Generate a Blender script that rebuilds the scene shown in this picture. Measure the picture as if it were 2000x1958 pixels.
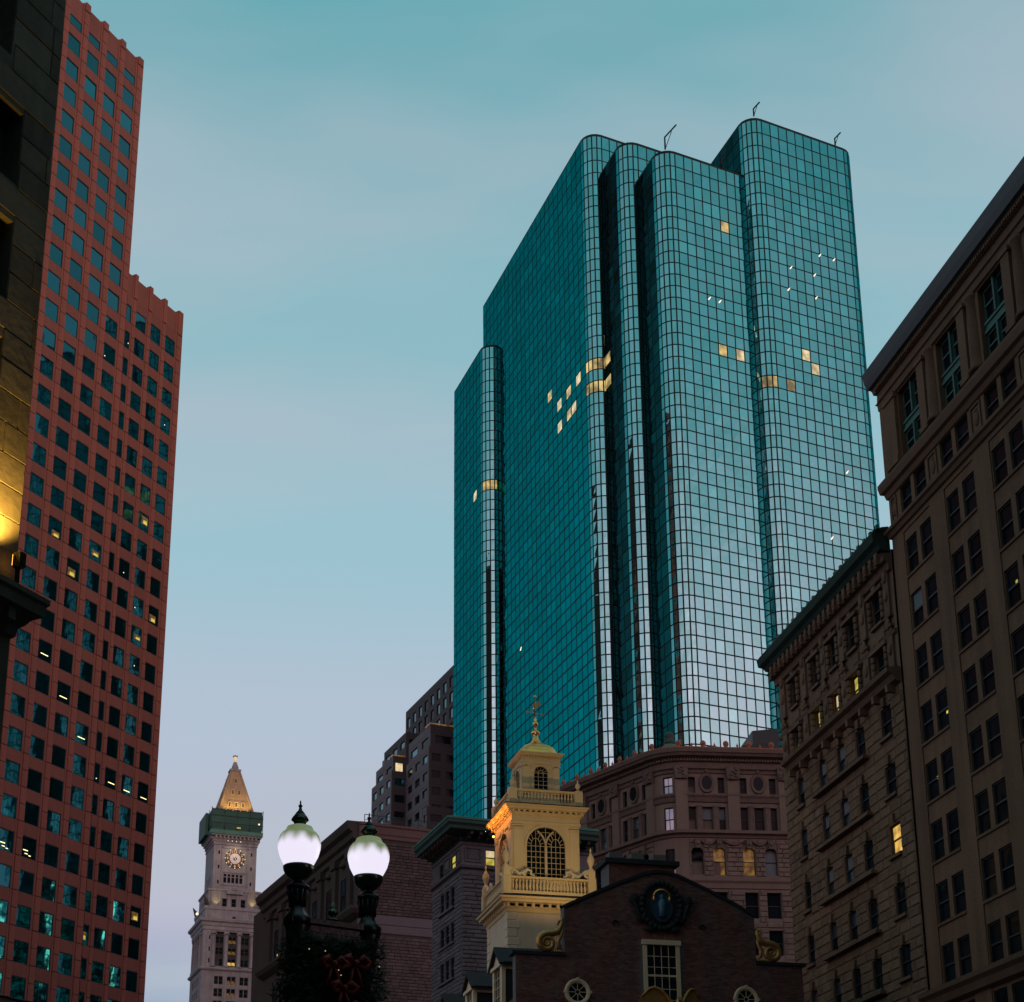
import bpy, math, random
from math import sin, cos, tan, pi, radians, atan2, hypot, sqrt, exp
rnd = random.Random(11)
for o in list(bpy.data.objects): bpy.data.objects.remove(o)
S = bpy.context.scene
COL = S.collection

# ------------------------------------------------------------------ camera
cd = bpy.data.cameras.new('camera'); cam = bpy.data.objects.new('camera', cd); COL.objects.link(cam)
cam.location = (0, 0, 1.6)
from mathutils import Matrix, Euler, Vector
PITCH = math.atan(960/3166.0); ROLL = math.atan(90/9819.0)
cam.rotation_euler = (Matrix.Rotation(radians(90)+PITCH, 3, 'X') @ Matrix.Rotation(-ROLL, 3, 'Z')).to_euler()
cd.sensor_fit = 'HORIZONTAL'; cd.sensor_width = 36; cd.lens = 36*3166/2000.0
cd.shift_x = 0.0; cd.shift_y = (1600-979)/2000.0
cd.clip_start = .1; cd.clip_end = 5000
S.camera = cam
S.render.engine = 'CYCLES'
S.view_settings.view_transform = 'Standard'; S.view_settings.look = 'None'
S.view_settings.exposure = 0.0; S.view_settings.gamma = 1.0

# ------------------------------------------------------------------ sky (dusk) and sun
W = bpy.data.worlds.new('World'); S.world = W; W.use_nodes = True
nt = W.node_tree; N = nt.nodes; LK = nt.links
N.clear()
def nd(t, **k):
    n = N.new(t)
    for a, b in k.items(): setattr(n, a, b)
    return n
def mth(op, a, b=None, clamp=False):
    n = nd('ShaderNodeMath', operation=op, use_clamp=clamp)
    for i, v in enumerate((a, b)):
        if v is None: continue
        if isinstance(v, (int, float)): n.inputs[i].default_value = v
        else: LK.new(v, n.inputs[i])
    return n.outputs[0]
def mixc(f, a, b, mode='MIX'):
    n = nd('ShaderNodeMix', data_type='RGBA', blend_type=mode)
    for s, v in ((n.inputs[0], f), (n.inputs[6], a), (n.inputs[7], b)):
        if isinstance(v, (int, float)): s.default_value = v
        elif isinstance(v, tuple): s.default_value = (*v, 1)
        else: LK.new(v, s)
    return n.outputs[2]
SUN_AZ, SUN_EL = 158.0, 4.0            # sunset glow behind the viewer, to the right
tc = nd('ShaderNodeTexCoord'); sp = nd('ShaderNodeSeparateXYZ'); LK.new(tc.outputs['Generated'], sp.inputs[0])
X_, Y_, Z_ = sp.outputs
ramp = nd('ShaderNodeValToRGB'); cr = ramp.color_ramp; cr.interpolation = 'EASE'
stops = [(0.0, (.20, .27, .43)), (.17, (.34, .39, .55)), (.25, (.60, .51, .63)), (.34, (.53, .55, .66)),
         (.45, (.39, .56, .64)), (.56, (.28, .51, .57)), (.68, (.14, .41, .46)), (1.0, (.04, .18, .23))]
while len(cr.elements) < len(stops): cr.elements.new(.5)
for e, (p, c) in zip(cr.elements, stops): e.position = p; e.color = (*c, 1)
LK.new(mth('MAXIMUM', Z_, 0.0), ramp.inputs[0])
# thin high cloud, drawn out across the sky
zz = mth('ADD', mth('MAXIMUM', Z_, 0.0), .22)
cv = nd('ShaderNodeCombineXYZ'); LK.new(mth('DIVIDE', X_, zz), cv.inputs[0]); LK.new(mth('DIVIDE', Y_, zz), cv.inputs[1])
mp = nd('ShaderNodeMapping'); LK.new(cv.outputs[0], mp.inputs[0]); mp.inputs['Rotation'].default_value = (0, 0, radians(-38)); mp.inputs['Scale'].default_value = (.9, 2.3, 1)
nz = nd('ShaderNodeTexNoise'); LK.new(mp.outputs[0], nz.inputs['Vector']); nz.inputs['Scale'].default_value = 1.25; nz.inputs['Detail'].default_value = 4.0; nz.inputs['Roughness'].default_value = .45
mr = nd('ShaderNodeMapRange'); mr.interpolation_type = 'SMOOTHSTEP'; LK.new(nz.outputs['Fac'], mr.inputs[0]); mr.inputs[1].default_value = .38; mr.inputs[2].default_value = .62
mp2 = nd('ShaderNodeMapping'); LK.new(cv.outputs[0], mp2.inputs[0]); mp2.inputs['Rotation'].default_value = (0, 0, radians(-30)); mp2.inputs['Scale'].default_value = (2.2, 6.5, 1)
nz2 = nd('ShaderNodeTexNoise'); LK.new(mp2.outputs[0], nz2.inputs['Vector']); nz2.inputs['Scale'].default_value = 1.6; nz2.inputs['Detail'].default_value = 7.0; nz2.inputs['Roughness'].default_value = .58; nz2.inputs['Distortion'].default_value = .35
fine = mth('ADD', mth('MULTIPLY', nz2.outputs['Fac'], .55), .73)
cl = mixc(mth('MULTIPLY', mth('MULTIPLY', mr.outputs[0], fine), .62), mixc(.35, ramp.outputs[0], mixc(1.0, ramp.outputs[0], (.62, .95, .98), 'MULTIPLY')), (.47, .52, .60))
# afterglow towards the west
wx, wy = sin(radians(SUN_AZ)), cos(radians(SUN_AZ))
da = mth('ADD', mth('MULTIPLY', X_, wx), mth('MULTIPLY', Y_, wy))
gm = nd('ShaderNodeMapRange'); gm.interpolation_type = 'SMOOTHSTEP'; LK.new(da, gm.inputs[0]); gm.inputs[1].default_value = -.2; gm.inputs[2].default_value = 1.0
ge = nd('ShaderNodeMapRange'); ge.interpolation_type = 'SMOOTHSTEP'; LK.new(Z_, ge.inputs[0]); ge.inputs[1].default_value = .56; ge.inputs[2].default_value = .20
gl = mth('MULTIPLY', gm.outputs[0], mth('MULTIPLY', ge.outputs[0], mth('ADD', mth('MULTIPLY', nz2.outputs['Fac'], .9), .55)))
glow = mixc(1.0, cl, mixc(gl, (0, 0, 0), (1.95, .78, .86)), 'ADD')
sky = nd('ShaderNodeTexSky', sky_type='NISHITA'); sky.sun_disc = False
sky.sun_elevation = radians(SUN_EL); sky.sun_rotation = radians(SUN_AZ)
fin = mixc(1.0, glow, mixc(1.0, sky.outputs[0], (.012, .012, .012), 'MULTIPLY'), 'ADD')
bg = nd('ShaderNodeBackground'); LK.new(fin, bg.inputs[0]); bg.inputs[1].default_value = .95
wo = nd('ShaderNodeOutputWorld'); LK.new(bg.outputs[0], wo.inputs[0])
sl = bpy.data.lights.new('sun', 'SUN'); sl.energy = 1.5; sl.angle = radians(20); sl.color = (1, .66, .42)
so = bpy.data.objects.new('sun', sl); COL.objects.link(so); so.location = (0, -60, 120)
sd = Vector((wx*cos(radians(SUN_EL)), wy*cos(radians(SUN_EL)), sin(radians(SUN_EL))))
so.rotation_euler = sd.to_track_quat('Z', 'Y').to_euler()

# ------------------------------------------------------------------ materials
def mat(name, col, rough=.8, var=.25, scale=1.2, grain=.18, gscale=14, bump=.25, metal=0.0, spec=.35, streak=0.0, emit=None, estr=0.0, coat=None):
    m = bpy.data.materials.new(name); m.use_nodes = True
    t = m.node_tree; n = t.nodes; l = t.links
    b = n['Principled BSDF']
    b.inputs['Roughness'].default_value = rough; b.inputs['Metallic'].default_value = metal
    b.inputs['Specular IOR Level'].default_value = spec
    tcn = n.new('ShaderNodeTexCoord')
    def noise(sc, det=3, vec=None):
        x = n.new('ShaderNodeTexNoise'); x.inputs['Scale'].default_value = sc; x.inputs['Detail'].default_value = det
        l.new(vec or tcn.outputs['Object'], x.inputs['Vector']); return x.outputs['Fac']
    def M2(op, a, c):
        x = n.new('ShaderNodeMath'); x.operation = op
        for i, v in enumerate((a, c)):
            if isinstance(v, (int, float)): x.inputs[i].default_value = v
            else: l.new(v, x.inputs[i])
        return x.outputs[0]
    v1 = noise(scale); v2 = noise(gscale, 5)
    val = M2('ADD', M2('MULTIPLY', M2('SUBTRACT', v1, .5), 2*var), M2('MULTIPLY', M2('SUBTRACT', v2, .5), 2*grain))
    oi = n.new('ShaderNodeObjectInfo')
    val = M2('ADD', val, M2('MULTIPLY', M2('SUBTRACT', oi.outputs['Random'], .5), var*.7))
    at = n.new('ShaderNodeAttribute'); at.attribute_name = 'v'
    val = M2('ADD', val, M2('MULTIPLY', at.outputs['Fac'], var*1.6))
    if streak:
        mpn = n.new('ShaderNodeMapping'); mpn.inputs['Scale'].default_value = (1.7, 1.7, .08); l.new(tcn.outputs['Object'], mpn.inputs[0])
        st = noise(1.0, 4, mpn.outputs[0]); val = M2('ADD', val, M2('MULTIPLY', M2('SUBTRACT', st, .5), 2*streak))
    val = M2('ADD', val, 1.0)
    mx = n.new('ShaderNodeMix'); mx.data_type = 'RGBA'; mx.blend_type = 'MULTIPLY'; mx.inputs[0].default_value = 1
    mx.inputs[6].default_value = (*col, 1)
    cb = n.new('ShaderNodeCombineColor')
    for i in range(3): l.new(val, cb.inputs[i])
    l.new(cb.outputs[0], mx.inputs[7]); l.new(mx.outputs[2], b.inputs['Base Color'])
    if bump:
        bp = n.new('ShaderNodeBump'); bp.inputs['Strength'].default_value = bump; bp.inputs['Distance'].default_value = .03
        l.new(v2, bp.inputs['Height']); l.new(bp.outputs[0], b.inputs['Normal'])
    if emit:
        b.inputs['Emission Color'].default_value = (*emit, 1); b.inputs['Emission Strength'].default_value = estr
    return m
def glass(name, col, rough=.03, metal=.9, vv=.35, wave=.02, wscale=.8, graze=None, ior=None, spec=.3, tint=None):
    m = bpy.data.materials.new(name); m.use_nodes = True
    t = m.node_tree; n = t.nodes; l = t.links; b = n['Principled BSDF']
    b.inputs['Metallic'].default_value = metal; b.inputs['Roughness'].default_value = rough
    b.inputs['Specular IOR Level'].default_value = spec
    if ior: b.inputs['IOR'].default_value = ior
    if tint: b.inputs['Specular Tint'].default_value = (*tint, 1)
    at = n.new('ShaderNodeAttribute'); at.attribute_name = 'v'
    oi = n.new('ShaderNodeObjectInfo')
    ad = n.new('ShaderNodeMath'); ad.operation = 'ADD'; l.new(at.outputs['Fac'], ad.inputs[0]); l.new(oi.outputs['Random'], ad.inputs[1])
    fr = n.new('ShaderNodeMath'); fr.operation = 'FRACT'; l.new(ad.outputs[0], fr.inputs[0])
    rp = n.new('ShaderNodeValToRGB'); l.new(fr.outputs[0], rp.inputs[0])
    e = rp.color_ramp.elements
    e[0].color = (*[c*(1-vv) for c in col], 1); e[1].color = (*[min(1, c*(1+vv)) for c in col], 1)
    x = e.new(.85); x.color = (min(1, col[0]*(1+vv*1.6)), col[1]*1.0, col[2]*1.06, 1)
    if graze:      # dimmer reflections put into the colour towards grazing angles
        lw = n.new('ShaderNodeLayerWeight'); lw.inputs[0].default_value = .5
        mg = n.new('ShaderNodeMapRange'); mg.interpolation_type = 'SMOOTHSTEP'; l.new(lw.outputs['Facing'], mg.inputs[0]); mg.inputs[1].default_value = .25; mg.inputs[2].default_value = .62
        mv = n.new('ShaderNodeMix'); mv.data_type = 'RGBA'; mv.blend_type = 'MULTIPLY'; l.new(mg.outputs[0], mv.inputs[0]); l.new(rp.outputs[0], mv.inputs[6]); mv.inputs[7].default_value = (*graze, 1)
        b.inputs['Specular Tint'].default_value = (*[c*g_ for c, g_ in zip(col, graze)], 1)
        l.new(mv.outputs[2], b.inputs['Base Color'])
    else: l.new(rp.outputs[0], b.inputs['Base Color'])
    if wave:
        tcn = n.new('ShaderNodeTexCoord'); ns = n.new('ShaderNodeTexNoise'); ns.inputs['Scale'].default_value = wscale; ns.inputs['Detail'].default_value = 1
        l.new(tcn.outputs['Object'], ns.inputs['Vector'])
        bp = n.new('ShaderNodeBump'); bp.inputs['Strength'].default_value = wave; bp.inputs['Distance'].default_value = 1.0
        l.new(ns.outputs['Fac'], bp.inputs['Height']); l.new(bp.outputs[0], b.inputs['Normal'])
    return m
def lit(name, col, st, scale=1.5, low=.35, hi=1.0):
    m = bpy.data.materials.new(name); m.use_nodes = True
    t = m.node_tree; n = t.nodes; l = t.links; b = n['Principled BSDF']
    b.inputs['Base Color'].default_value = (.05, .05, .04, 1); b.inputs['Roughness'].default_value = .1
    tcn = n.new('ShaderNodeTexCoord'); ns = n.new('ShaderNodeTexNoise'); ns.inputs['Scale'].default_value = scale; ns.inputs['Detail'].default_value = 2
    l.new(tcn.outputs['Object'], ns.inputs['Vector'])
    mp_ = n.new('ShaderNodeMapRange'); l.new(ns.outputs['Fac'], mp_.inputs[0]); mp_.inputs[1].default_value = .35; mp_.inputs[2].default_value = .65
    mp_.inputs[3].default_value = low*st; mp_.inputs[4].default_value = hi*st
    b.inputs['Emission Color'].default_value = (*col, 1); l.new(mp_.outputs[0], b.inputs['Emission Strength'])
    return m
GRANITE = mat('rose_granite', (0.145, 0.049, 0.033), .75, .2, .35, .3, 9, .12, streak=.22)
GRANITE2 = mat('rose_granite_spandrel', (0.128, 0.044, 0.03), .75, .22, .35, .3, 9, .12, streak=.22)
JOINT = mat('dark_joint', (.03, .03, .032), .8, .1)
DARKST = mat('weathered_dark_stone', (0.11, 0.095, 0.07), .9, .45, .55, .25, 6, .5, streak=.35)
LIMEST = mat('pale_limestone', (.15, .15, .16), .85, .35, .5, .35, 4, .5, streak=.4)
LIMED = mat('darker_limestone', (0.1, 0.1, 0.105), .9, .2)  # darker limestone for the clock face rim
BRICKB = mat('brown_brick', (0.088, 0.06, 0.055), .9, .45, .8, .3, 6, .6)
BROWNST = mat('dark_brownstone', (0.045, 0.037, 0.03), .9, .3, .5, .25, 5, .5)
GREYST = mat('grey_rough_stone', (0.096, 0.09, 0.093), .9, .4, .7, .3, 5, .7)
COPPER = mat('green_copper', (0.042, 0.14, 0.105), .7, .4, .6, .3, 5, .3, streak=.2)
COPPERD = mat('dark_green_copper', (0.021, 0.051, 0.039), .7, .4, .6, .3, 5, .3, streak=.2)
STOCKST = mat('pink_grey_stone', (0.13, 0.096, 0.073), .85, .25, .5, .25, 6, .4, streak=.2)
STOCKTR = mat('carved_stone', (0.092, 0.068, 0.052), .85, .35, 1.5, .3, 6, .6)
TERRA = mat('terracotta_cresting', (0.228, 0.084, 0.042), .7, .3)
RUST = mat('rusticated_sandstone', (0.168, 0.098, 0.056), .9, .45, .5, .35, 5, .8, streak=.4)
RUSTT = mat('sandstone_trim', (0.135, 0.079, 0.046), .85, .35, .9, .3, 6, .6, streak=.2)
TANST = mat('tan_limestone', (0.148, 0.076, 0.041), .88, .3, .3, .35, 7, .35, streak=.45)
TANTR = mat('tan_limestone_trim', (0.12, 0.063, 0.034), .85, .25, .5, .25, 7, .35, streak=.2)
BRICK = mat('old_red_brick', (0.15, 0.068, 0.052), .9, .5, 1.5, .25, 10, .4)
MORTAR = mat('mortar', (0.13, 0.12, 0.115), .95, .2)
CREAM = mat('cream_painted_wood', (0.58, 0.42, 0.21), .6, .1, 1.2, .08, 14, .1, streak=.14)
CREAMT = mat('pale_cream_paint', (0.58, 0.46, 0.3), .65, .12, 1.2, .1, 14, .15, streak=.18)
WHITEP = mat('white_window_paint', (0.66, 0.52, 0.32), .55, .06)
GOLD = mat('gold_leaf', (.9, .47, .12), .28, .12, 3, .1, 20, .1, metal=1)
GOLDD = mat('tarnished_gold', (0.46, 0.25, 0.08), .45, .4, 5, .3, 20, .5, metal=.8)
SLATE = mat('dark_slate', (.016, .017, .018), .8, .35, 2, .2, 12, .4)
IRON = mat('black_green_iron', (.006, .012, .010), .3, .2, 3, .1, 20, .15, metal=.3, spec=.6)
IRONH = mat('bronze_green_iron', (.05, .075, .045), .25, .2, 3, .1, 20, .1, metal=.7, spec=.6)
SCREEN = mat('green_netting', (0.004, 0.045, 0.032), .65, .35, .8, .2, 6, .2)
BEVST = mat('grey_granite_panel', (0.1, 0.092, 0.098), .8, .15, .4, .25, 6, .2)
BEVDK = mat('grey_granite_darkened', (0.045, 0.04, 0.042), .8, .2, .4, .25, 6, .2)
FRAMED = mat('dark_window_frame', (.02, .022, .024), .5, .1)
FRAMEG = mat('verdigris_frame', (.045, .12, .10), .6, .3, 2, .2, 9, .2)
CURT = mat('pale_blind', (.13, .15, .16), .8, .1)
ASPH = mat('asphalt', (.05, .05, .052), .95, .2, .3, .2, 6, .3)
GREENL = mat('garland_needles', (.01, .035, .012), .8, .4, 6, .2, 20, .2)
REDB = mat('red_bow', (0.16, 0.018, 0.01), .35, .2, 8, .1, 20, .2)
BLUEP = mat('painted_blue_panel', (.015, .05, .085), .3, .4, 4, .2, 20, .1)
BLUEL = mat('painted_pale_blue', (.05, .12, .17), .35, .3, 5, .2, 20, .1)
MULL = mat('dark_mullion', (.004, .012, .014), .6, .2, 1, .1, 10, .0, spec=.1)
GL_T = glass('teal_mirror_glass', (.235, .52, .50), .03, 1.0, .13, .014, graze=(.24, .62, .66))
GL_R = glass('shaded_recess_glass', (.05, .20, .20), .04, .95, .15, .012, graze=(.4, .7, .7))  # same tower glass, darkened: dim reflections of the recesses put into the colour
GL_W = glass('teal_office_glass', (.015, .14, .16), .03, .95, .28, .006)
GL_D = glass('dark_window_glass', (.006, .012, .015), .06, .0, .3, .02, spec=.05)
GL_B = glass('blue_grey_glass', (.15, .26, .29), .05, .85, .3, .05)
L_WARM = lit('warm_lit_room', (1, .58, .12), 1.05)
L_YEL = lit('yellow_lit_room', (1, .80, .12), .75)
L_DIM = lit('dim_gold_glow', (.9, .42, .06), .22, 2.0, .2)
L_PALE = lit('pale_lit_room', (1, .78, .42), .85, .9, .35)
L_OFF = lit('office_lit_room', (1, .72, .25), .75, .6, .15)
L_TUBE = lit('light_tube', (1, .80, .35), 2.2, 1, 1, 1)
L_SPOT = lit('white_lamp', (1, .82, .58), 1.6, 1, 1, 1)
L_NUM = lit('amber_numeral', (1, .45, .15), 1.0, 1, 1, 1)
L_ORNG = lit('orange_lamp', (1, .42, .06), 6.0, 1, 1, 1)

# ------------------------------------------------------------------ mesh tools
class MB:
    def __init__(s): s.V = []; s.F = []; s.M = []; s.A = []; s.mats = []; s.cur = 0; s.sm = []; s.smooth = False; s.a = 0.0
    def m(s, material):
        if material not in s.mats: s.mats.append(material)
        s.cur = s.mats.index(material); return s
    def face(s, idx): s.F.append(tuple(idx)); s.M.append(s.cur); s.A.append(s.a); s.sm.append(s.smooth)
    def quad(s, a, b, c, d):
        k = len(s.V); s.V += [a, b, c, d]; s.face((k, k+1, k+2, k+3)); return s
    def box(s, x0, x1, y0, y1, z0, z1):
        k = len(s.V)
        s.V += [(x0,y0,z0),(x1,y0,z0),(x1,y1,z0),(x0,y1,z0),(x0,y0,z1),(x1,y0,z1),(x1,y1,z1),(x0,y1,z1)]
        for f in ((0,3,2,1),(4,5,6,7),(0,1,5,4),(1,2,6,5),(2,3,7,6),(3,0,4,7)): s.face([k+i for i in f])
        return s
    def rock(s, x0, x1, y0, y1, z0, z1, b=.03):   # box with a bevelled, slightly uneven front (front = y0)
        k = len(s.V); j = lambda: rnd.uniform(-.3, .3)*b
        s.V += [(x0,y1,z0),(x1,y1,z0),(x1,y1,z1),(x0,y1,z1),
                (x0,y0+b,z0),(x1,y0+b,z0),(x1,y0+b,z1),(x0,y0+b,z1),
                (x0+b,y0+j(),z0+b),(x1-b,y0+j(),z0+b),(x1-b,y0+j(),z1-b),(x0+b,y0+j(),z1-b)]
        for f in ((0,4,5,1)[::-1],(3,2,6,7)[::-1],(0,3,7,4)[::-1],(1,5,6,2)[::-1],(4,5,9,8),(5,6,10,9),(6,7,11,10),(7,4,8,11),(8,9,10,11)): s.face([k+i for i in f])
        return s
    def prism(s, pts, y0, y1):      # polygon in XZ (counter-clockwise seen from -Y), extruded along Y
        k = len(s.V); n = len(pts)
        s.V += [(x, y0, z) for x, z in pts] + [(x, y1, z) for x, z in pts]
        s.face(range(k, k+n)); s.face(reversed(range(k+n, k+2*n)))
        for i in range(n): j = (i+1) % n; s.face((k+i, k+n+i, k+n+j, k+j))
        return s
    def prismz(s, pts, z0, z1):     # polygon in XY (ccw from above)
        k = len(s.V); n = len(pts)
        s.V += [(x, y, z0) for x, y in pts] + [(x, y, z1) for x, y in pts]
        s.face(reversed(range(k, k+n))); s.face(range(k+n, k+2*n))
        for i in range(n): j = (i+1) % n; s.face((k+i, k+j, k+n+j, k+n+i))
        return s
    def lathe(s, prof, cx=0, cy=0, n=14, sq=0.0, a0=0.0):
        k = len(s.V); r = len(prof); old = s.smooth; s.smooth = True
        for (rad, z) in prof:
            for i in range(n):
                a = a0+2*pi*i/n; s.V.append((cx+rad*cos(a), cy+rad*sin(a), z))
        for q in range(r-1):
            for i in range(n):
                j = (i+1) % n; s.face((k+q*n+i, k+q*n+j, k+(q+1)*n+j, k+(q+1)*n+i))
        if prof[0][0] > 1e-5: s.face(reversed(range(k, k+n)))
        if prof[-1][0] > 1e-5: s.face(range(k+(r-1)*n, k+r*n))
        s.smooth = old; return s
    def tube(s, pts, r, n=7):
        k = len(s.V); m = len(pts); old = s.smooth; s.smooth = True
        rr = r if isinstance(r, (list, tuple)) else [r]*m
        for i, p in enumerate(pts):
            a = Vector(pts[max(0, i-1)]); b = Vector(pts[min(m-1, i+1)]); t = (b-a)
            t = t.normalized() if t.length > 1e-9 else Vector((0, 0, 1))
            u = t.orthogonal().normalized() if abs(t.y) > .95 else t.cross(Vector((0, 1, 0))).normalized()
            w = t.cross(u)
            for q in range(n):
                an = 2*pi*q/n; v = Vector(p)+u*(rr[i]*cos(an))+w*(rr[i]*sin(an)); s.V.append(tuple(v))
        for i in range(m-1):
            for q in range(n): j = (q+1) % n; s.face((k+i*n+q, k+i*n+j, k+(i+1)*n+j, k+(i+1)*n+q))
        s.face(reversed(range(k, k+n))); s.face(range(k+(m-1)*n, k+m*n))
        s.smooth = old; return s
    def ball(s, c, rx, ry=None, rz=None, n=10, m=7):
        ry = rx if ry is None else ry; rz = rx if rz is None else rz; k = len(s.V); old = s.smooth; s.smooth = True
        s.V.append((c[0], c[1], c[2]-rz))
        for q in range(1, m):
            t = -pi/2+pi*q/m
            for i in range(n): a = 2*pi*i/n; s.V.append((c[0]+rx*cos(t)*cos(a), c[1]+ry*cos(t)*sin(a), c[2]+rz*sin(t)))
        s.V.append((c[0], c[1], c[2]+rz)); top = len(s.V)-1
        for i in range(n): j = (i+1) % n; s.face((k, k+1+j, k+1+i)); s.face((top, k+1+(m-2)*n+i, k+1+(m-2)*n+j))
        for q in range(m-2):
            for i in range(n): j = (i+1) % n; a = k+1+q*n; s.face((a+i, a+j, a+n+j, a+n+i))
        s.smooth = old; return s
    def sweep(s, path, prof, closed=False):   # path seen left to right from outside; prof = [(out, z)] from bottom to top
        n = len(path); k = len(s.V); P = len(prof); off = []
        for i in range(n):
            ns = []
            for a, b in ((i-1, i), (i, i+1)):
                if not closed and (a < 0 or b >= n): continue
                p, q = path[a % n], path[b % n]; d = hypot(q[0]-p[0], q[1]-p[1]); ns.append(((q[1]-p[1])/d, -(q[0]-p[0])/d))
            if len(ns) == 1: off.append(ns[0])
            else:
                mx, my = ns[0][0]+ns[1][0], ns[0][1]+ns[1][1]; d2 = 1+ns[0][0]*ns[1][0]+ns[0][1]*ns[1][1]; off.append((mx/d2, my/d2))
        for (x, y), (ox, oy) in zip(path, off):
            for o, z in prof: s.V.append((x+ox*o, y+oy*o, z))
        m = n if closed else n-1
        for i in range(m):
            j = (i+1) % n
            for q in range(P-1): s.face((k+i*P+q, k+j*P+q, k+j*P+q+1, k+i*P+q+1))
        if not closed:
            s.face([k+q for q in range(P)][::-1]); s.face([k+(n-1)*P+q for q in range(P)])
        return s
    def wall(s, x0, x1, z0, z1, holes, y=0.0, dep=.3):
        xs = sorted({x0, x1, *[min(max(h[0], x0), x1) for h in holes], *[min(max(h[1], x0), x1) for h in holes]})
        zs = sorted({z0, z1, *[min(max(h[2], z0), z1) for h in holes], *[min(max(h[3], z0), z1) for h in holes]})
        for i in range(len(xs)-1):
            cx = (xs[i]+xs[i+1])/2; run = None
            for j in range(len(zs)-1):
                cz = (zs[j]+zs[j+1])/2
                inh = any(h[0] < cx < h[1] and h[2] < cz < h[3] for h in holes)
                if not inh and run is None: run = zs[j]
                if run is not None and (inh or j == len(zs)-2):
                    t = zs[j] if inh else zs[j+1]
                    s.quad((xs[i], y, run), (xs[i+1], y, run), (xs[i+1], y, t), (xs[i], y, t)); run = None
        for a, b, c, d in holes:
            s.quad((a, y, c), (a, y, d), (a, y+dep, d), (a, y+dep, c)); s.quad((b, y, d), (b, y, c), (b, y+dep, c), (b, y+dep, d))
            s.quad((a, y, d), (b, y, d), (b, y+dep, d), (a, y+dep, d)); s.quad((b, y, c), (a, y, c), (a, y+dep, c), (b, y+dep, c))
        return s
    def archfill(s, x0, x1, zs, z1, y=0.0, dep=.3, n=10):   # fills above a round arch whose springing is zs inside rectangle x0..x1 up to z1
        cx = (x0+x1)/2; r = (x1-x0)/2
        pts = [(cx-r*cos(pi*i/n), zs+r*sin(pi*i/n)) for i in range(n+1)]
        for i in range(n):
            (a, b), (c, d) = pts[i], pts[i+1]
            s.quad((a, y, b), (c, y, d), (c, y, z1), (a, y, z1))
            s.quad((c, y, d), (a, y, b), (a, y+dep, b), (c, y+dep, d))
        return s
    def mesh(s, name):
        me = bpy.data.meshes.new(name); me.from_pydata(s.V, [], s.F)
        for mt in s.mats: me.materials.append(mt)
        if s.F:
            me.polygons.foreach_set('material_index', s.M); me.polygons.foreach_set('use_smooth', s.sm)
            if any(s.A):
                at = me.attributes.new('v', 'FLOAT', 'FACE'); at.data.foreach_set('value', s.A)
        me.update(); return me
def obj(name, me, parent=None, loc=(0, 0, 0), rz=0.0, rot=None):
    o = bpy.data.objects.new(name, me); COL.objects.link(o)
    o.location = loc; o.rotation_euler = rot if rot else (0, 0, rz)
    if parent: o.parent = parent
    return o
def part(mb, name, parent, loc=(0, 0, 0), rz=0.0, rot=None, kind=None):
    o = obj(name, mb.mesh(name), parent, loc, rz, rot)
    if kind: o['kind'] = kind
    return o
def thing(name, label, cat, loc=(0, 0, 0), rz=0.0, group=None):
    o = obj(name, None, None, loc, rz); o['label'] = label; o['category'] = cat
    if group: o['group'] = group
    o.empty_display_size = .5
    return o
def az(a): return radians(90-a)
_wc = {}
def cached(key, fn):
    if key not in _wc: _wc[key] = fn()
    return _wc[key]
def sash(parent, x, z, w, h, y, glasses=(None, None), rz=0.0, org=(0, 0), frame=None, ft=.05, mid=True, name='window', vbar=0):
    """double-hung window: frame + two panes. (x, z) = lower left corner in facade coordinates, y = depth of the frame front."""
    frame = frame or FRAMED; g0, g1 = [g or GL_D for g in glasses]
    zm = h*.5
    def mk():
        b = MB().m(frame)
        b.box(0, ft, 0, .1, 0, h).box(w-ft, w, 0, .1, 0, h).box(ft, w-ft, 0, .1, h-ft, h).box(ft, w-ft, 0, .1, 0, ft*1.3)
        if mid: b.box(ft, w-ft, -.012, .09, zm-ft*.6, zm+ft*.6)
        for i in range(vbar): xx = w*(i+1)/(vbar+1); b.box(xx-.018, xx+.018, .01, .08, ft*1.3, zm-ft*.6).box(xx-.018, xx+.018, .01, .08, zm+ft*.6, h-ft)
        return b.mesh('window_frame')
    fm = cached(('f', round(w, 3), round(h, 3), frame.name, ft, mid, vbar), mk)
    c, s_ = cos(rz), sin(rz)
    o = obj(name, fm, parent, (org[0]+x*c-y*s_, org[1]+x*s_+y*c, z), rz)
    def pn(z0, z1, g, yy):
        return cached(('p', round(w, 3), round(z0, 3), round(z1, 3), g.name, ft, yy), lambda: MB().m(g).box(ft, w-ft, yy, yy+.02, z0, z1).mesh('pane'))
    if mid:
        obj('pane', pn(ft*1.3, zm-ft*.6, g0, .065), o); obj('pane', pn(zm+ft*.6, h-ft, g1, .04), o)
    else: obj('pane', pn(ft*1.3, h-ft, g0, .05), o)
    return o
def text_mesh(body, size, m):
    fc = bpy.data.curves.new('numeral', 'FONT'); fc.body = body; fc.size = size; fc.extrude = .02; fc.align_x = 'CENTER'; fc.align_y = 'CENTER'
    o = bpy.data.objects.new('numeral', fc); COL.objects.link(o)
    me = bpy.data.meshes.new_from_object(o.evaluated_get(bpy.context.evaluated_depsgraph_get()))
    bpy.data.objects.remove(o); me.materials.clear(); me.materials.append(m); return me
def sq(h, cx=0, cy=0): return [(cx-h, cy-h), (cx+h, cy-h), (cx+h, cy+h), (cx-h, cy+h)]

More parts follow.
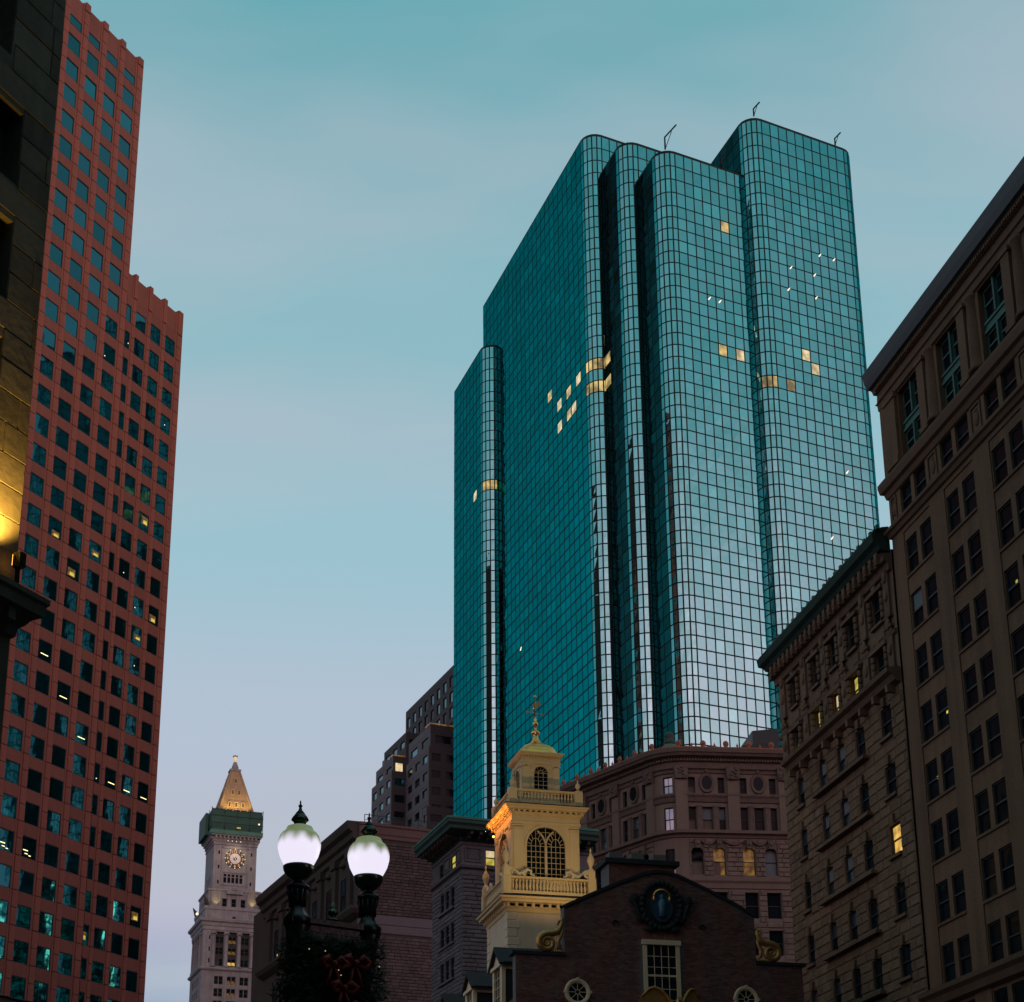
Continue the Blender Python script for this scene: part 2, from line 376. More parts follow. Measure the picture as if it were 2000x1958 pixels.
# ------------------------------------------------------------------ courses of blocks on a wall
def blocks(x0, x1, z0, z1, ch, bw, m, y=0.0, proud=.035, gap=.025, holes=(), jit=.25, individual=None, parent=None, name='block', bev=.02, org=(0, 0), rz=0.0, var=.5):
    out = MB().m(m); z = z0; r = 0; singles = 0
    while z+ch <= z1+1e-6:
        x = x0-(bw*.5 if r % 2 else 0)*1.0
        while x < x1-.02:
            w = bw*(1+rnd.uniform(-jit, jit)); a, b = max(x, x0), min(x+w, x1); x += w
            segs = [(a, b)]
            for h in holes:
                if h[2] < z+ch-.01 and h[3] > z+.01:
                    ns = []
                    for p, q in segs:
                        if h[1] <= p or h[0] >= q: ns.append((p, q)); continue
                        if p < h[0]: ns.append((p, h[0]))
                        if q > h[1]: ns.append((h[1], q))
                    segs = ns
            for p, q in segs:
                if q-p < .08: continue
                d = proud*(1+rnd.uniform(-.35, .35))
                if individual and individual(p, z) and singles < 300:
                    singles += 1; wq = max(.1, round((q-p)*20)/20.0)
                    me = cached(('blk', name, wq, ch, m.name, round(proud, 3)), lambda: MB().m(m).rock(gap/2, wq-gap/2, -proud, .04, gap/2, ch-gap/2, bev).mesh(name))
                    c, s_ = cos(rz), sin(rz); yy = y+rnd.uniform(-.01, .01)
                    o = obj(name, me, parent, (org[0]+p*c-yy*s_, org[1]+p*s_+yy*c, z), rz); o.scale = ((q-p)/wq, 1, 1)
                else:
                    out.a = rnd.uniform(-.5, .5)*var; out.rock(p+gap/2, q-gap/2, y-d, y+.04, z+gap/2, z+ch-gap/2, bev); out.a = 0.0
        z += ch; r += 1
    return out

# ------------------------------------------------------------------ ground
g = MB().m(ASPH); g.quad((-2500, -2500, 0), (2500, -2500, 0), (2500, 2500, 0), (-2500, 2500, 0))
gr = part(g, 'ground', None); gr['kind'] = 'structure'; gr['label'] = 'dark asphalt ground of the streets'

# ------------------------------------------------------------------ rose granite office tower (left)
def rose_tower():
    t = thing('granite_tower', 'tall rose granite office tower with square windows and a stepped roofline at far left', 'office tower', (-44.56, 164.02, 0), az(26.3))
    core = MB().m(JOINT)
    core.box(-30, -.12, .5, 26, 0, 148.6); core.box(-.12, 10.18, .5, 20, 0, 118.6)
    part(core, 'core', t)
    base = MB().m(GRANITE); base.box(-30, 10.3, .05, .5, 0, 30.0); part(base, 'base_wall', t)
    up = [(-19.3, -17.2), (-16.1, -14.0), (-12.9, -10.8), (-9.7, -7.6), (-6.5, -4.4), (-3.3, -1.2)]
    lo = [(.12, 1.0), (1.75, 3.65), (4.5, 6.4), (7.25, 9.15)]
    piers_u = [(-14.0, -12.9), (-10.8, -9.7), (-7.6, -6.5), (-4.4, -3.3), (-1.2, 0.0), (-17.2, -16.1)]
    piers_l = [(1.0, 1.75), (3.65, 4.5), (6.4, 7.25), (9.15, 10.3)]
    FH, WH = 3.55, 2.2
    tops = [104.3+FH*k for k in range(-20, 12)]
    strip = {}
    def window(x0, x1, zb, zt, glassm, lampkind=0, row=0):
        w, h = x1-x0, zt-zb
        fm = cached(('ltw', round(w, 2), round(h, 2)), lambda: MB().m(FRAMED).box(0, .05, 0, .12, 0, h).box(w-.05, w, 0, .12, 0, h).box(.05, w-.05, 0, .12, 0, .05).box(.05, w-.05, 0, .12, h-.05, h).mesh('window_frame'))
        o = obj('window', fm, t, (x0, .08, zb))
        tilt = (radians(rnd.uniform(-.5, .5)), 0, radians(rnd.uniform(-.6, .6)))
        pm = cached(('ltp', round(w, 2), round(h, 2), glassm.name), lambda: MB().m(glassm).box(.05, w-.05, .06, .08, .05, h-.05).mesh('pane'))
        obj('pane', pm, o, (0, 0, 0), 0, tilt)
        if lampkind == 1:      # ceiling tubes seen through the glass
            obj('light_tube', cached(('tube', round(w, 2)), lambda: MB().m(L_TUBE).box(w*.28, w*.80, .03, .05, .42, .50).mesh('light_tube')), o, (rnd.uniform(-.2, .2), 0, rnd.uniform(0, .35)))
        elif lampkind == 2:
            b = cached('twotube', lambda: MB().m(L_TUBE).box(.3, .95, .03, .05, .75, .83).box(.55, .95, .03, .05, .42, .49).box(1.1, 1.4, .03, .05, .30, .37).mesh('light_tube'))
            obj('light_tube', b, o)
        elif lampkind == 3:
            b = cached(('glow', round(w, 2)), lambda: MB().m(L_DIM).box(w*.35, w*.9, .03, .05, .2, 1.2).m(L_YEL).box(w*.5, w*.85, .022, .03, .3, .75).mesh('lit_interior'))
            obj('lit_interior', b, o, (rnd.uniform(-.5, .05), 0, rnd.uniform(0, .8))).scale = (1, 1, rnd.uniform(.5, 1.0))
        elif lampkind == 4:
            obj('lit_interior', cached('spotlet', lambda: MB().m(L_SPOT).ball((.6, .05, .7), .07, .03, .07, 8, 5).mesh('lamp')), o, (rnd.uniform(-.3, .4), 0, rnd.uniform(-.3, .4)))
    lamps = {(-12, 1): 0}
    special = {}
    # (bay index, floor counted from k=-20) -> lamp kind ; bays 0..5 upper block, 6..9 lower block
    for key, kd in {(2, 11): 2, (3, 10): 1, (4, 9): 1, (5, 8): 1, (7, 7): 1, (8, 7): 1, (9, 7): 1, (8, 16): 3, (8, 12): 3, (5, 14): 3, (4, 13): 3, (3, 14): 3, 
                    (2, 4): 2, (3, 4): 2, (9, 3): 3, (6, 2): 3, (8, 11): 4, (8, 13): 4, (7, 14): 4, (9, 13): 3, (4, -1): 3, (6, 7): 4, (5, 21): 4, (6, 22): 4, (9, 20): 4, (2, 0): 1, (7, -2): 1}.items(): special[key] = kd
    def bay(i, x0, x1, ztop):
        sp_m = cached(('sp', round(x1-x0, 2)), lambda: MB().m(GRANITE2).rock(.015, x1-x0-.015, 0, .3, .02, FH-WH-.02, .02).mesh('spandrel'))
        for k, zt in enumerate(tops):
            if zt > ztop-2: break
            window(x0, x1, zt-WH, zt, GL_W, special.get((i, k), 0))
            if zt+FH-WH < ztop: obj('spandrel_panel', sp_m, t, (x0, .05, zt))
        z = [q for q in tops if q <= ztop-2][-1]+FH-WH
        if ztop > 140:
            window(x0, x1, z+.05, z+1.3, GL_W); z += 1.3
        b = MB().m(GRANITE2); b.rock(x0+.015, x1-.015, .12, .5, z+.03, ztop-.02, .02); part(b, 'parapet_panel', t)
    for i, (a, b_) in enumerate(up): bay(i, a, b_, 149.0)
    for i, (a, b_) in enumerate(lo): bay(6+i, a, b_, 119.2)
    for a, b_, ztop in [(*p, 149.4) for p in piers_u]+[(*p, 119.6) for p in piers_l]:
        w = b_-a
        # each storey of a pier is one slab with a groove beside its narrow return
        pm = cached(('pier', round(w, 2)), lambda: MB().m(GRANITE).rock(.0, w*.22, .04, .5, .015, FH-.015, .02).rock(w*.25, w-.05, -.05, .5, .03, FH*.5-.025, .02).rock(w*.25, w-.05, -.05, .5, FH*.5+.025, FH-.03, .02).mesh('pier_slab'))
        z = tops[0]-WH
        while z+FH < ztop-.3: obj('pier_slab', pm, t, (a, 0, z)); z += FH
        b = MB().m(GRANITE).rock(a, a+w*.22, .06, .5, z+.015, ztop-.25, .02).rock(a+w*.25, b_-.05, -.12, .5, z+.015, ztop, .02); part(b, 'pier_slab', t)
    b = MB().m(GRANITE); b.box(-30, -19.3, .1, .5, 30, 149); part(b, 'side_wall', t)
    r = MB().m(GRANITE); r.box(-.1, 0.02, -.05, 26, 119, 149); r.box(10.18, 10.32, -.05, 20, 0, 119.4); part(r, 'end_wall', t)
rose_tower()

# ------------------------------------------------------------------ dark stone building (near left)
def near_left():
    t = thing('stone_building', 'dark weathered stone building cut off by the left edge, floodlit amber above its cornice', 'building', (-8.24, 24.66, 0), az(26))
    holes = [(-2.6, -.78, 19.8-1.55, 19.8), (-2.6, -.78, 22.05-1.5, 22.05), (-2.6, -1.2, 23.0, 26.5), (-2.6, -.78, 17.5-1.5, 17.5)]
    w = MB().m(DARKST); w.wall(-75, 0, 0, 62, holes, 0, .45); w.quad((0, 0, 0), (0, 12, 0), (0, 12, 62), (0, 0, 62)); w.quad((-75, 12, 0), (-75, 0, 0), (-75, 0, 62), (-75, 12, 62))
    w.quad((-75, 0, 62), (0, 0, 62), (0, 12, 62), (-75, 12, 62))
    part(w, 'wall', t)
    part(blocks(-4.2, 0, 13.2, 30, .56, 1.3, DARKST, 0, .02, .02, holes, bev=.008, var=.8), 'stone_course', t, kind='stuff')
    for h in holes:
        d = MB().m(FRAMED); d.box(h[0], h[1], .4, .5, h[2], h[3]); part(d, 'window', t)
    c = MB().m(DARKST); path = [(-75, 0), (0, 0), (0, 12)]
    c.sweep(path, [(0, 12.25), (.06, 12.3), (.08, 12.45), (.16, 12.52), (.22, 12.62), (.36, 12.7), (.38, 12.88), (.42, 12.93), (.42, 13.02), (0, 13.12)])
    x = -13.8
    while x < -.1: c.box(x, x+.16, -.28, -.02, 12.45, 12.66); x += .42
    part(c, 'cornice', t)
    f = thing('flood_light', 'small black floodlight on the cornice of the dark stone building at left', 'light', (-8.24, 24.66, 0), az(26))
    b = MB().m(IRON); b.box(-.36, -.22, -.42, -.26, 13.34, 13.60); b.box(-.32, -.26, -.35, -.30, 13.0, 13.34); part(b, 'housing', f)
    e = MB().m(L_ORNG); e.box(-.35, -.23, -.255, -.245, 13.38, 13.58); part(e, 'lens', f)
    ld = bpy.data.lights.new('flood', 'SPOT'); ld.energy = 1100; ld.color = (1, .55, .08); ld.spot_size = radians(95); ld.spot_blend = .9; ld.shadow_soft_size = .08
    lo = bpy.data.objects.new('flood_lamp', ld); COL.objects.link(lo); lo.parent = f; lo.location = (-.75, -.42, 13.5)
    lo.rotation_euler = Vector((-.12, -.2, -1)).to_track_quat('Z', 'Y').to_euler()
near_left()

# ------------------------------------------------------------------ teal glass tower
def glass_tower():
    dv = lambda a: (sin(radians(a)), cos(radians(a)))
    LA, RA = -20.3, 64.2
    C0 = (20.1, 177.7)
    t = thing('glass_tower', 'tall teal mirror-glass office tower of stepped slabs with rounded corners', 'office tower', (*C0, 0), 0)
    l, r = dv(LA), dv(RA)
    MODL, MODR, ROW = 1.75, 1.3, 1.725
    ang = radians(RA-LA); rad = 2.1; tl = rad/tan(ang/2)
    def rel(p): return (p[0]-C0[0], p[1]-C0[1])
    def arc(c, d_in, d_out, n=5):   # rounded corner at c between incoming dir and outgoing dir
        a = (c[0]-d_in[0]*tl, c[1]-d_in[1]*tl); b = (c[0]+d_out[0]*tl, c[1]+d_out[1]*tl)
        nx, ny = -d_in[1], d_in[0]
        cx, cy = a[0]+nx*rad, a[1]+ny*rad
        t0 = atan2(a[1]-cy, a[0]-cx); t1 = atan2(b[1]-cy, b[0]-cx)
        while t1 < t0: t1 += 2*pi
        return [(cx+rad*cos(t0+(t1-t0)*i/n), cy+rad*sin(t0+(t1-t0)*i/n)) for i in range(n+1)]
    singles = []
    stuff = MB().m(GL_T)
    litcells = []
    def lits(face, pts): litcells.extend([(face, *p) for p in pts])
    lits('1L', [(14.0, 127.0, 0), (12.3, 127.0, 1), (7.0, 123.6, 1), (8.8, 123.6, 0), (10.5, 123.4, 0), (3.4, 123.4, 0), (10.5, 120.1, 0), (8.8, 120.1, 0), (6.9, 119.8, 1), (5.2, 120.0, 0), (24.5, 62.0, 0), (22.8, 62.0, 0), (38.6, 66, 0)])
    lits('1C', [(i, z, 1) for i in range(5) for z in (123.2, 119.8)]); lits('1R', [(.7, 123.2, 1), (.7, 119.8, 1)])
    lits('2L', [(q, z, 1) for z in (123.0, 119.6) for q in (5.0, 6.8)]+[(6.6, 126.6, 0)])
    lits('3R', [(7.3, 137.2, 1), (11.3, 137.2, 1), (6.4, 119.6, 1), (8.0, 119.5, 0)])
    lits('4R', [(4.1, 119.3, 0), (5.6, 119.1, 0), (15.9, 119.1, 0), (2.7, 115.5, 1)])
    lits('4C', [(3, 115.5, 1), (4, 115.5, 1), (2, 115.5, 1)]); lits('0C', [(i, 131.0-3.45*2, 1) for i in (1, 2, 3, 4)]); lits('0L', [(3.0, 124.1, 0)])
    spark = MB().m(L_SPOT)
    sparks = {'4R': [(8.2, 136.3), (10.5, 136.3), (7.1, 132.9), (3.3, 132.9), (2.7, 129.4), (7.1, 129.4), (10.0, 104.3), (6.8, 94.3)], '3R': [(5.9, 126.2), (4.3, 126.2), (12.1, 129.9)], '1L': [(26.0, 93.0)]}
    core = MB().m(MULL)
    def strip(tag, p, q, mod, ztop, zbot, outn, keep=None, sgn=1):
        L = hypot(q[0]-p[0], q[1]-p[1]); n = max(1, round(L/mod)); d = ((q[0]-p[0])/L, (q[1]-p[1])/L); m = L/n
        zs = [ztop]
        for k in range(4): zs.append(zs[-1]-2.05)
        while zs[-1]-ROW > zbot: zs.append(zs[-1]-ROW)
        G = .105 if tag in ('1L', '0L') else .088
        ga = atan2(d[1], d[0])
        for i in range(n):
            a0, a1 = i*m+G, (i+1)*m-G
            for k in range(len(zs)-1):
                z1, z0 = zs[k]-G, zs[k+1]+G
                dist = (i+.5)*m if sgn > 0 else L-(i+.5)*m
                key = i if tag.endswith('C') else dist
                lm = None
                for (f, u, z, kd) in litcells:
                    if f == tag and abs(key-u) <= (.1 if tag.endswith('C') else m*.5) and z0-.06 <= z <= z1+.06: lm = L_OFF if kd else L_PALE
                if lm is None and keep and keep(i, k, (z0+z1)/2) and len(singles) < 300:
                    singles.append(1)
                    me = cached(('xp', round(m, 3), round(z1-z0, 3)), lambda: MB().m(MULL).box(G, m-G, -.045, .05, 0, z1-z0).m(GL_T).box(G+.004, m-G-.004, -.05, -.044, .004, z1-z0-.004).mesh('pane'))
                    c = (p[0]+d[0]*i*m, p[1]+d[1]*i*m)
                    obj('pane', me, t, (*rel(c), z0), 0, (radians(rnd.uniform(-.3, .3)), 0, ga+radians(rnd.uniform(-.3, .3))))
                    continue
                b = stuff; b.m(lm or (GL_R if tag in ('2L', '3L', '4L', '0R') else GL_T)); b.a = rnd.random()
                kk = len(b.V); T_ = .012
                def P(u, o, z): return (*rel((p[0]+d[0]*u+outn[0]*(o+rnd.uniform(-T_, T_)), p[1]+d[1]*u+outn[1]*(o+rnd.uniform(-T_, T_)))), z)
                b.V += [P(a0, .05, z0), P(a1, .05, z0), P(a1, .05, z1), P(a0, .05, z1), P(a0, -.05, z0), P(a1, -.05, z0), P(a1, -.05, z1), P(a0, -.05, z1)]
                b.face((kk, kk+1, kk+2, kk+3)); b.a = 0.0; b.m(MULL)
                for f in ((0, 4, 5, 1), (1, 5, 6, 2), (2, 6, 7, 3), (3, 7, 4, 0)): b.face([kk+i_ for i_ in f])
        for (u, z) in sparks.get(tag, []):
            du = u if sgn > 0 else L-u
            c = rel((p[0]+d[0]*du+outn[0]*.07, p[1]+d[1]*du+outn[1]*.07))
            spark.tube([(c[0]-.16*d[0], c[1]-.16*d[1], z-.22), (c[0], c[1], z), (c[0]+.2*d[0], c[1]+.2*d[1], z+.26)], [.09, .08, .03], 6)
    nl = (-cos(radians(LA)), sin(radians(LA)))           # outward normal of left faces
    nr = (cos(radians(RA)), -sin(radians(RA)))           # outward normal of right faces
    nl = (l[1]*-1, l[0]); nr = (r[1], -r[0])
    din = (-l[0], -l[1])
    def slab(idx, c, LL, RL, ztop, rightround=False, zbot=36.0, keepR=None):
        far = (c[0]+l[0]*LL, c[1]+l[1]*LL)
        A = arc(c, din, r)
        end = (c[0]+r[0]*RL, c[1]+r[1]*RL)
        poly = [far]+A
        strip(f'{idx}L', far, A[0], MODL, ztop, zbot, nl, sgn=-1)
        for i in range(len(A)-1):
            d = (A[i+1][0]-A[i][0], A[i+1][1]-A[i][1]); q = hypot(*d)
            stripc(f'{idx}C', i, A[i], A[i+1], ztop, zbot, (d[1]/q, -d[0]/q))
        if rightround:
            back = l
            A2 = arc(end, r, back)
            strip(f'{idx}R', A[-1], A2[0], MODR, ztop, zbot, nr, keep=keepR)
            for i in range(len(A2)-1):
                d = (A2[i+1][0]-A2[i][0], A2[i+1][1]-A2[i][1]); q = hypot(*d)
                stripc(f'{idx}E', i, A2[i], A2[i+1], ztop, zbot, (d[1]/q, -d[0]/q))
            e2 = (A2[-1][0]+back[0]*14, A2[-1][1]+back[1]*14)
            strip(f'{idx}B', A2[-1], e2, MODL, ztop, zbot, (back[1], -back[0]))
            poly += A2+[e2]
        else:
            strip(f'{idx}R', A[-1], end, MODR, ztop, zbot, nr, keep=keepR)
            poly += [end, (end[0]+l[0]*LL*.9, end[1]+l[1]*LL*.9)]
        pp = [rel(p) for p in poly]
        core.prismz(pp, 0, ztop+.35)
    def stripc(tag, i, p, q, ztop, zbot, outn):
        nonlocal litcells
        # one narrow column of a rounded corner; litcells of a corner are keyed by column
        save = litcells
        litcells = [(tag, 0, z, kd) for (f, u, z, kd) in save if f == tag and u == i]
        strip(tag, p, q, 99, ztop, zbot, outn)
        litcells = save
    c4, c3, c2, c1 = (32.39, 181.19), (20.09, 177.68), (15.83, 183.79), (11.40, 190.29)
    slab(3, c3, 22, 12.9, 147.0, keepR=lambda i, k, z: 56 < z < 88)
    slab(4, c4, 24, 18.2, 155.0, rightround=True, keepR=lambda i, k, z: 84 < z < 112)
    slab(2, c2, 24, 12, 153.4)
    slab(1, c1, 44.4, 16, 160.2)
    c0 = (-3.63, 225.27)
    slab(0, c0, 15.6, 9, 149.1)
    part(core, 'mullion_core', t); part(stuff, 'glass_pane', t, kind='stuff'); part(spark, 'ceiling_lamp', t)
    # roof-edge window-washing davits
    def davit(u, c, z, h, lean):
        b = MB().m(MULL)
        p = rel((c[0]+r[0]*u, c[1]+r[1]*u)); 
        b.tube([(*p, z+.2), (*p, z+.2+h*.45), (p[0]+lean[0], p[1]+lean[1], z+h)], .11, 6)
        b.tube([(*p, z+.2), (p[0]+lean[0]*.6, p[1]+lean[1]*.6, z+h*.75)], .05, 5)
        part(b, 'davit', t)
    davit(.9, c3, 147.0, 4.2, (1.6, .2)); davit(1.2, c4, 155.2, 2.6, (.9, .2)); davit(14.6, c4, 155.2, 2.4, (.9, .2))
    davit(9.6, c3, 147.0, 3.4, (.9, .3))
glass_tower()

# ------------------------------------------------------------------ clock tower
def clock_tower():
    t = thing('clock_tower', 'pale stone clock tower with floodlit pyramid roof and green netting below it', 'clock tower', (-70.31, 367.39, 0), az(69))
    c = 5.1
    def body(h, z0, z1, holes, dep=.35, m=LIMEST, name='wall'):
        b = MB().m(m)
        for k in range(4):
            a = k*pi/2; sub = MB().m(m); sub.wall(-h, h, z0, z1, holes if k in (0, 3) else [], -h, dep)
            q = len(b.V); b.V += [(c+x*cos(a)-y*sin(a), c+x*sin(a)+y*cos(a), z) for x, y, z in sub.V]; b.F += [tuple(i+q for i in f) for f in sub.F]; b.M += sub.M; b.A += sub.A; b.sm += sub.sm
        b.m(JOINT); b.box(c-h+dep, c+h-dep, c-h+dep, c+h-dep, z0+.01, z1-.01)
        o = part(b, name, t)
        return o
    def put(holes, h, kind, face=0):
        for a, b_, z0, z1 in holes:
            org = (c, c) if face == 0 else (c, c)
            rz = 0 if face == 0 else -pi/2
            sash(t, a+.02, z0+.02, b_-a-.04, z1-z0-.04, -h+.22, kind(a, z0), rz, org, ft=.07)
    K = lambda *a: (GL_D, GL_D)
    # lowest visible stage: three columns of paired windows
    h0 = 7.1
    ho = []
    for r in range(4):
        for x in (-4.05, -1.1, 1.85): ho += [(x, x+.95, 73.75-2.85*r, 75.65-2.85*r), (x+1.05, x+2.0, 73.75-2.85*r, 75.65-2.85*r)]
    body(h0, 0, 77.2, ho)
    def kd(a, z0):
        if -1.2 < a < 1 and z0 > 70: return (L_DIM, GL_D)
        return (GL_D, GL_B if rnd.random() < .15 else GL_D)
    put(ho, h0, kd); put(ho[:12], h0, K, 1)
    rings = MB().m(LIMEST)
    def ring(h, prof): rings.sweep(sq(h, c, c), prof, True)
    ring(h0, [(0, 76.8), (.35, 77.0), (.55, 77.25), (.55, 77.55), (0, 77.75)])
    # columned stage
    h1 = 7.0
    bays = [(-4.05, -2.1), (-1.1, .95), (1.85, 3.9)]
    slots = [(x, x+.35, z, z+1.0) for x in (-5.6, 5.25) for z in (78.7, 81.4, 84.1)]
    body(h1, 77.7, 88.0, [(a, b_, 78.0, 86.1) for a, b_ in bays]+slots, .9, name='colonnade_wall')
    for a, b_, z0, z1 in slots:
        for rz in (0, -pi/2): sash(t, a, z0, b_-a, z1-z0, -h1+.25, (None, None), rz, (c, c), mid=False)
    for i, (a, b_) in enumerate(bays):
        for j, z in enumerate((78.3, 80.9, 83.5)):
            for q in range(2):
                gl = (L_WARM if (i == 1 and j == 0) else L_DIM if i == 1 else GL_D, GL_D) if q or i == 1 else ((GL_B, GL_B) if i == 0 and j == 0 else (GL_D, GL_D))
                sash(t, a+.1+q*.92, z, .86, 1.6, -h1+.7, gl, 0, (c, c))
        part(MB().m(JOINT).box(c+a+.02, c+b_-.02, c-h1+.85, c-h1+.95, 78.0, 86.1), 'bay_backing', t)
    for rz, xs in ((0, (-1.6, 1.4)), (0, (-4.55, 4.4)), (-pi/2, (-1.6, 1.4, -4.55, 4.4))):
        for x in xs:
            b = MB().m(LIMEST)
            b.lathe([(.62, 77.75), (.62, 78.0), (.5, 78.1), (.47, 78.3), (.44, 82), (.38, 85.2), (.42, 85.3)], 0, 0, 12); b.box(-.55, .55, -.45, .45, 85.55, 86.05); b.ball((-.5, -.2, 85.45), .22); b.ball((.5, -.2, 85.45), .22)
            cx, cy = x*cos(rz)-(-h1-.05)*sin(rz), x*sin(rz)+(-h1-.05)*cos(rz)
            part(b, 'column', t, (c+cx, c+cy, 0), rz)
    ring(h1, [(0, 86.3), (.2, 86.5), (.2, 87.2), (.4, 87.4), (.55, 88.1), (.95, 88.35), (1.05, 88.8), (1.05, 88.95), (0, 89.3)])
    # parapet stage with balustrade
    body(6.75, 88.9, 91.4, [(-.35, .45, 89.4, 89.9)], name='attic_wall')
    ring(6.75, [(0, 91.3), (.15, 91.4), (.15, 92.15), (.05, 92.2), (-.4, 92.2)])
    # lit arcaded stage
    h3 = 6.0
    ho3 = [(-2.75, -1.65, 92.3, 94.3), (-.6, .5, 92.3, 94.3), (1.6, 2.7, 92.3, 94.3)]
    body(h3, 91.4, 96.4, ho3, name='arcade_wall'); put(ho3, h3, K)
    b = MB().m(LIMEST)
    for x in (-5.2, -3.3, -1.25, .8, 3.3, 5.2): b.box(c+x-.25, c+x+.25, c-h3-.25, c-h3+.05, 91.9, 95.6)
    b.box(c-1.9, c+1.9, c-h3-.75, c-h3, 95.3, 96.1); b.lathe([(.0, 96.0), (.7, 96.1), (.5, 97.0), (0, 97.3)], c, c-h3-.2, 10)
    part(b, 'pilaster', t)
    ring(h3, [(0, 95.9), (.25, 96.1), (.25, 96.45), (-.8, 96.8)])
    for sx in (-1, 1):      # corner eagles
        for sy in (-1, 1):
            b = MB().m(BROWNST); b.tube([(0, 0, 92.2), (sx*.3, sy*.3, 93.3), (sx*.9, sy*.9, 94.6)], [.55, .5, .1], 6); part(b, 'corner_eagle', t, (c+sx*6.3, c+sy*6.3, 0))
    # clock shaft
    h4 = 5.1
    small = [(-4.0, -3.6, z, z+.85) for z in (98.0, 101.7, 105.2)]+[(3.7, 4.1, z, z+.85) for z in (98.0, 101.7, 105.2)]
    w5 = [(-2.55+i*.95, -1.85+i*.95, 98.35, 99.7) for i in range(5)]+[(-2.55+i*.95, -1.85+i*.95, 99.85, 100.45) for i in range(5)]
    body(h4, 96.4, 107.6, small+w5, .3, name='clock_wall')
    for hh in small: sash(t, hh[0], hh[2], .4, .85, -h4+.2, (None, None), 0, (c, c), mid=False)
    for hh in small[:3]: sash(t, hh[0], hh[2], .4, .85, -h4+.2, (None, None), -pi/2, (c, c), mid=False)
    for hh in w5: sash(t, hh[0], hh[2], .7, hh[3]-hh[2], -h4+.15, (None, None), 0, (c, c), mid=False)
    b = MB().m(LIMEST)
    for x0, x1, z0, z1 in ((-3.2, -2.8, 97.7, 107.0), (2.8, 3.2, 97.7, 107.0), (-3.2, 3.2, 106.7, 107.1), (-2.9, 2.9, 97.7, 98.1), (-2.9, 2.9, 100.8, 101.2)): b.box(c+x0, c+x1, c-h4-.14, c-h4+.02, z0, z1)
    part(b, 'clock_panel', t)
    # clock face
    ck = MB().m(LIMED); R_ = 2.35
    def disc(b, r, y, n=32): b.prism([(r*cos(2*pi*i/n), r*sin(2*pi*i/n)) for i in range(n)], y, y+.08)
    disc(ck, R_, -.1); ck.m(FRAMED); disc(ck, R_-.12, -.14); ck.m(mat('clock_centre', (0.4, 0.42, 0.46), .6, .05)); disc(ck, 1.3, -.2); ck.m(FRAMED); disc(ck, .45, -.23, 12)
    cf = part(ck, 'clock_face', t, (c, c-h4, 104.3))
    hd = MB().m(L_NUM)
    for a, L_, w_ in ((radians(118), 1.05, .09), (radians(-52), 1.25, .07)): hd.prism([(-w_*sin(a), w_*cos(a)), (w_*sin(a), -w_*cos(a)), (L_*cos(a), L_*sin(a))], -.27, -.24)
    part(hd, 'clock_hand', cf)
    for k in range(12):
        a = pi/2-2*pi*k/12
        obj('numeral', text_mesh(str(12 if k == 0 else k), .85, L_NUM), cf, (1.8*cos(a), -.17, 1.8*sin(a)), 0, (pi/2, 0, 0))
        part(MB().m(L_SPOT).ball((2.33*cos(a), -.2, 2.33*sin(a)), .1, .1, .1, 6, 4), 'bulb', cf)
    # corbelled gallery
    cb = MB().m(LIMEST)
    for k in range(4):
        a = k*pi/2
        for i in range(11):
            x = -4.75+.95*i
            q = MB(); q.box(x-.2, x+.2, -h4-.75, -h4+.05, 108.9, 109.6); q.box(x-.2, x+.2, -h4-.4, -h4+.05, 108.2, 108.9)
            kk = len(cb.V); cb.V += [(c+X*cos(a)-Y*sin(a), c+X*sin(a)+Y*cos(a), Z) for X, Y, Z in q.V]; cb.F += [tuple(i_+kk for i_ in f) for f in q.F]; cb.M += [0]*len(q.F); cb.A += q.A; cb.sm += q.sm
    part(cb, 'corbel', t)
    ring(h4, [(0, 107.4), (.2, 107.6), (.1, 108.0), (.1, 109.5), (.8, 109.6), (.9, 109.9)])
    for i in range(4): part(MB().m(L_SPOT).ball((c-1.9+i*1.0, c-h4-.3, 108.5), .14), 'flood_lamp', t)
    cp = MB().m(COPPER); cp.sweep(sq(h4, c, c), [(.6, 109.85), (1.1, 109.95), (1.15, 110.9), (.4, 111.2)], True)
    part(cp, 'copper_cornice', t)
    part(rings, 'cornice', t)
    # green construction netting on scaffold
    n = MB().m(SCREEN); n.sweep(sq(5.9, c, c), [(0, 111.0), (.25, 112.3), (.2, 114.2), (.05, 116.0), (-.15, 116.0), (-.1, 111.0)], True)
    nt_ = part(n, 'scaffold_netting', t)
    n = MB().m(FRAMED)
    for x in (-6.1, -3, 0, 3, 6.1):
        for y in (-6.1, 6.1): n.tube([(c+x, c+y, 110.8), (c+x, c+y, 116.4)], .07, 5)
        n.tube([(c-6.15, c+x, 110.8), (c-6.15, c+x, 116.4)], .07, 5)
    for z in (112.6, 114.4, 116.0): n.tube([(c-6.2, c-6.2, z), (c+6.2, c-6.2, z)], .06, 5)
    part(n, 'scaffold_pole', nt_)
    n = MB().m(SCREEN); n.box(c-7.0, c-6.3, c-3, c+5.5, 110.2, 115.6); part(n, 'scaffold_tower', t)
    part(MB().m(L_YEL).box(c-.1, c+.8, c-6.2, c-6.14, 111.5, 111.8), 'work_light', t); part(MB().m(L_SPOT).ball((c+5.2, c-6.2, 113.0), .2), 'work_lamp', t)
    # pyramid
    PY = mat('warm_stone_roof', (0.24, 0.18, 0.11), .85, .2, .6, .2, 5, .3)  # warmer, lighter stone tone than the walls
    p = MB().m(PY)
    hb, ht, z0, z1 = 4.35, 1.0, 115.0, 127.6
    k = len(p.V); p.V += [(x, y, z0) for x, y in sq(hb, c, c)]+[(x, y, z1) for x, y in sq(ht, c, c)]
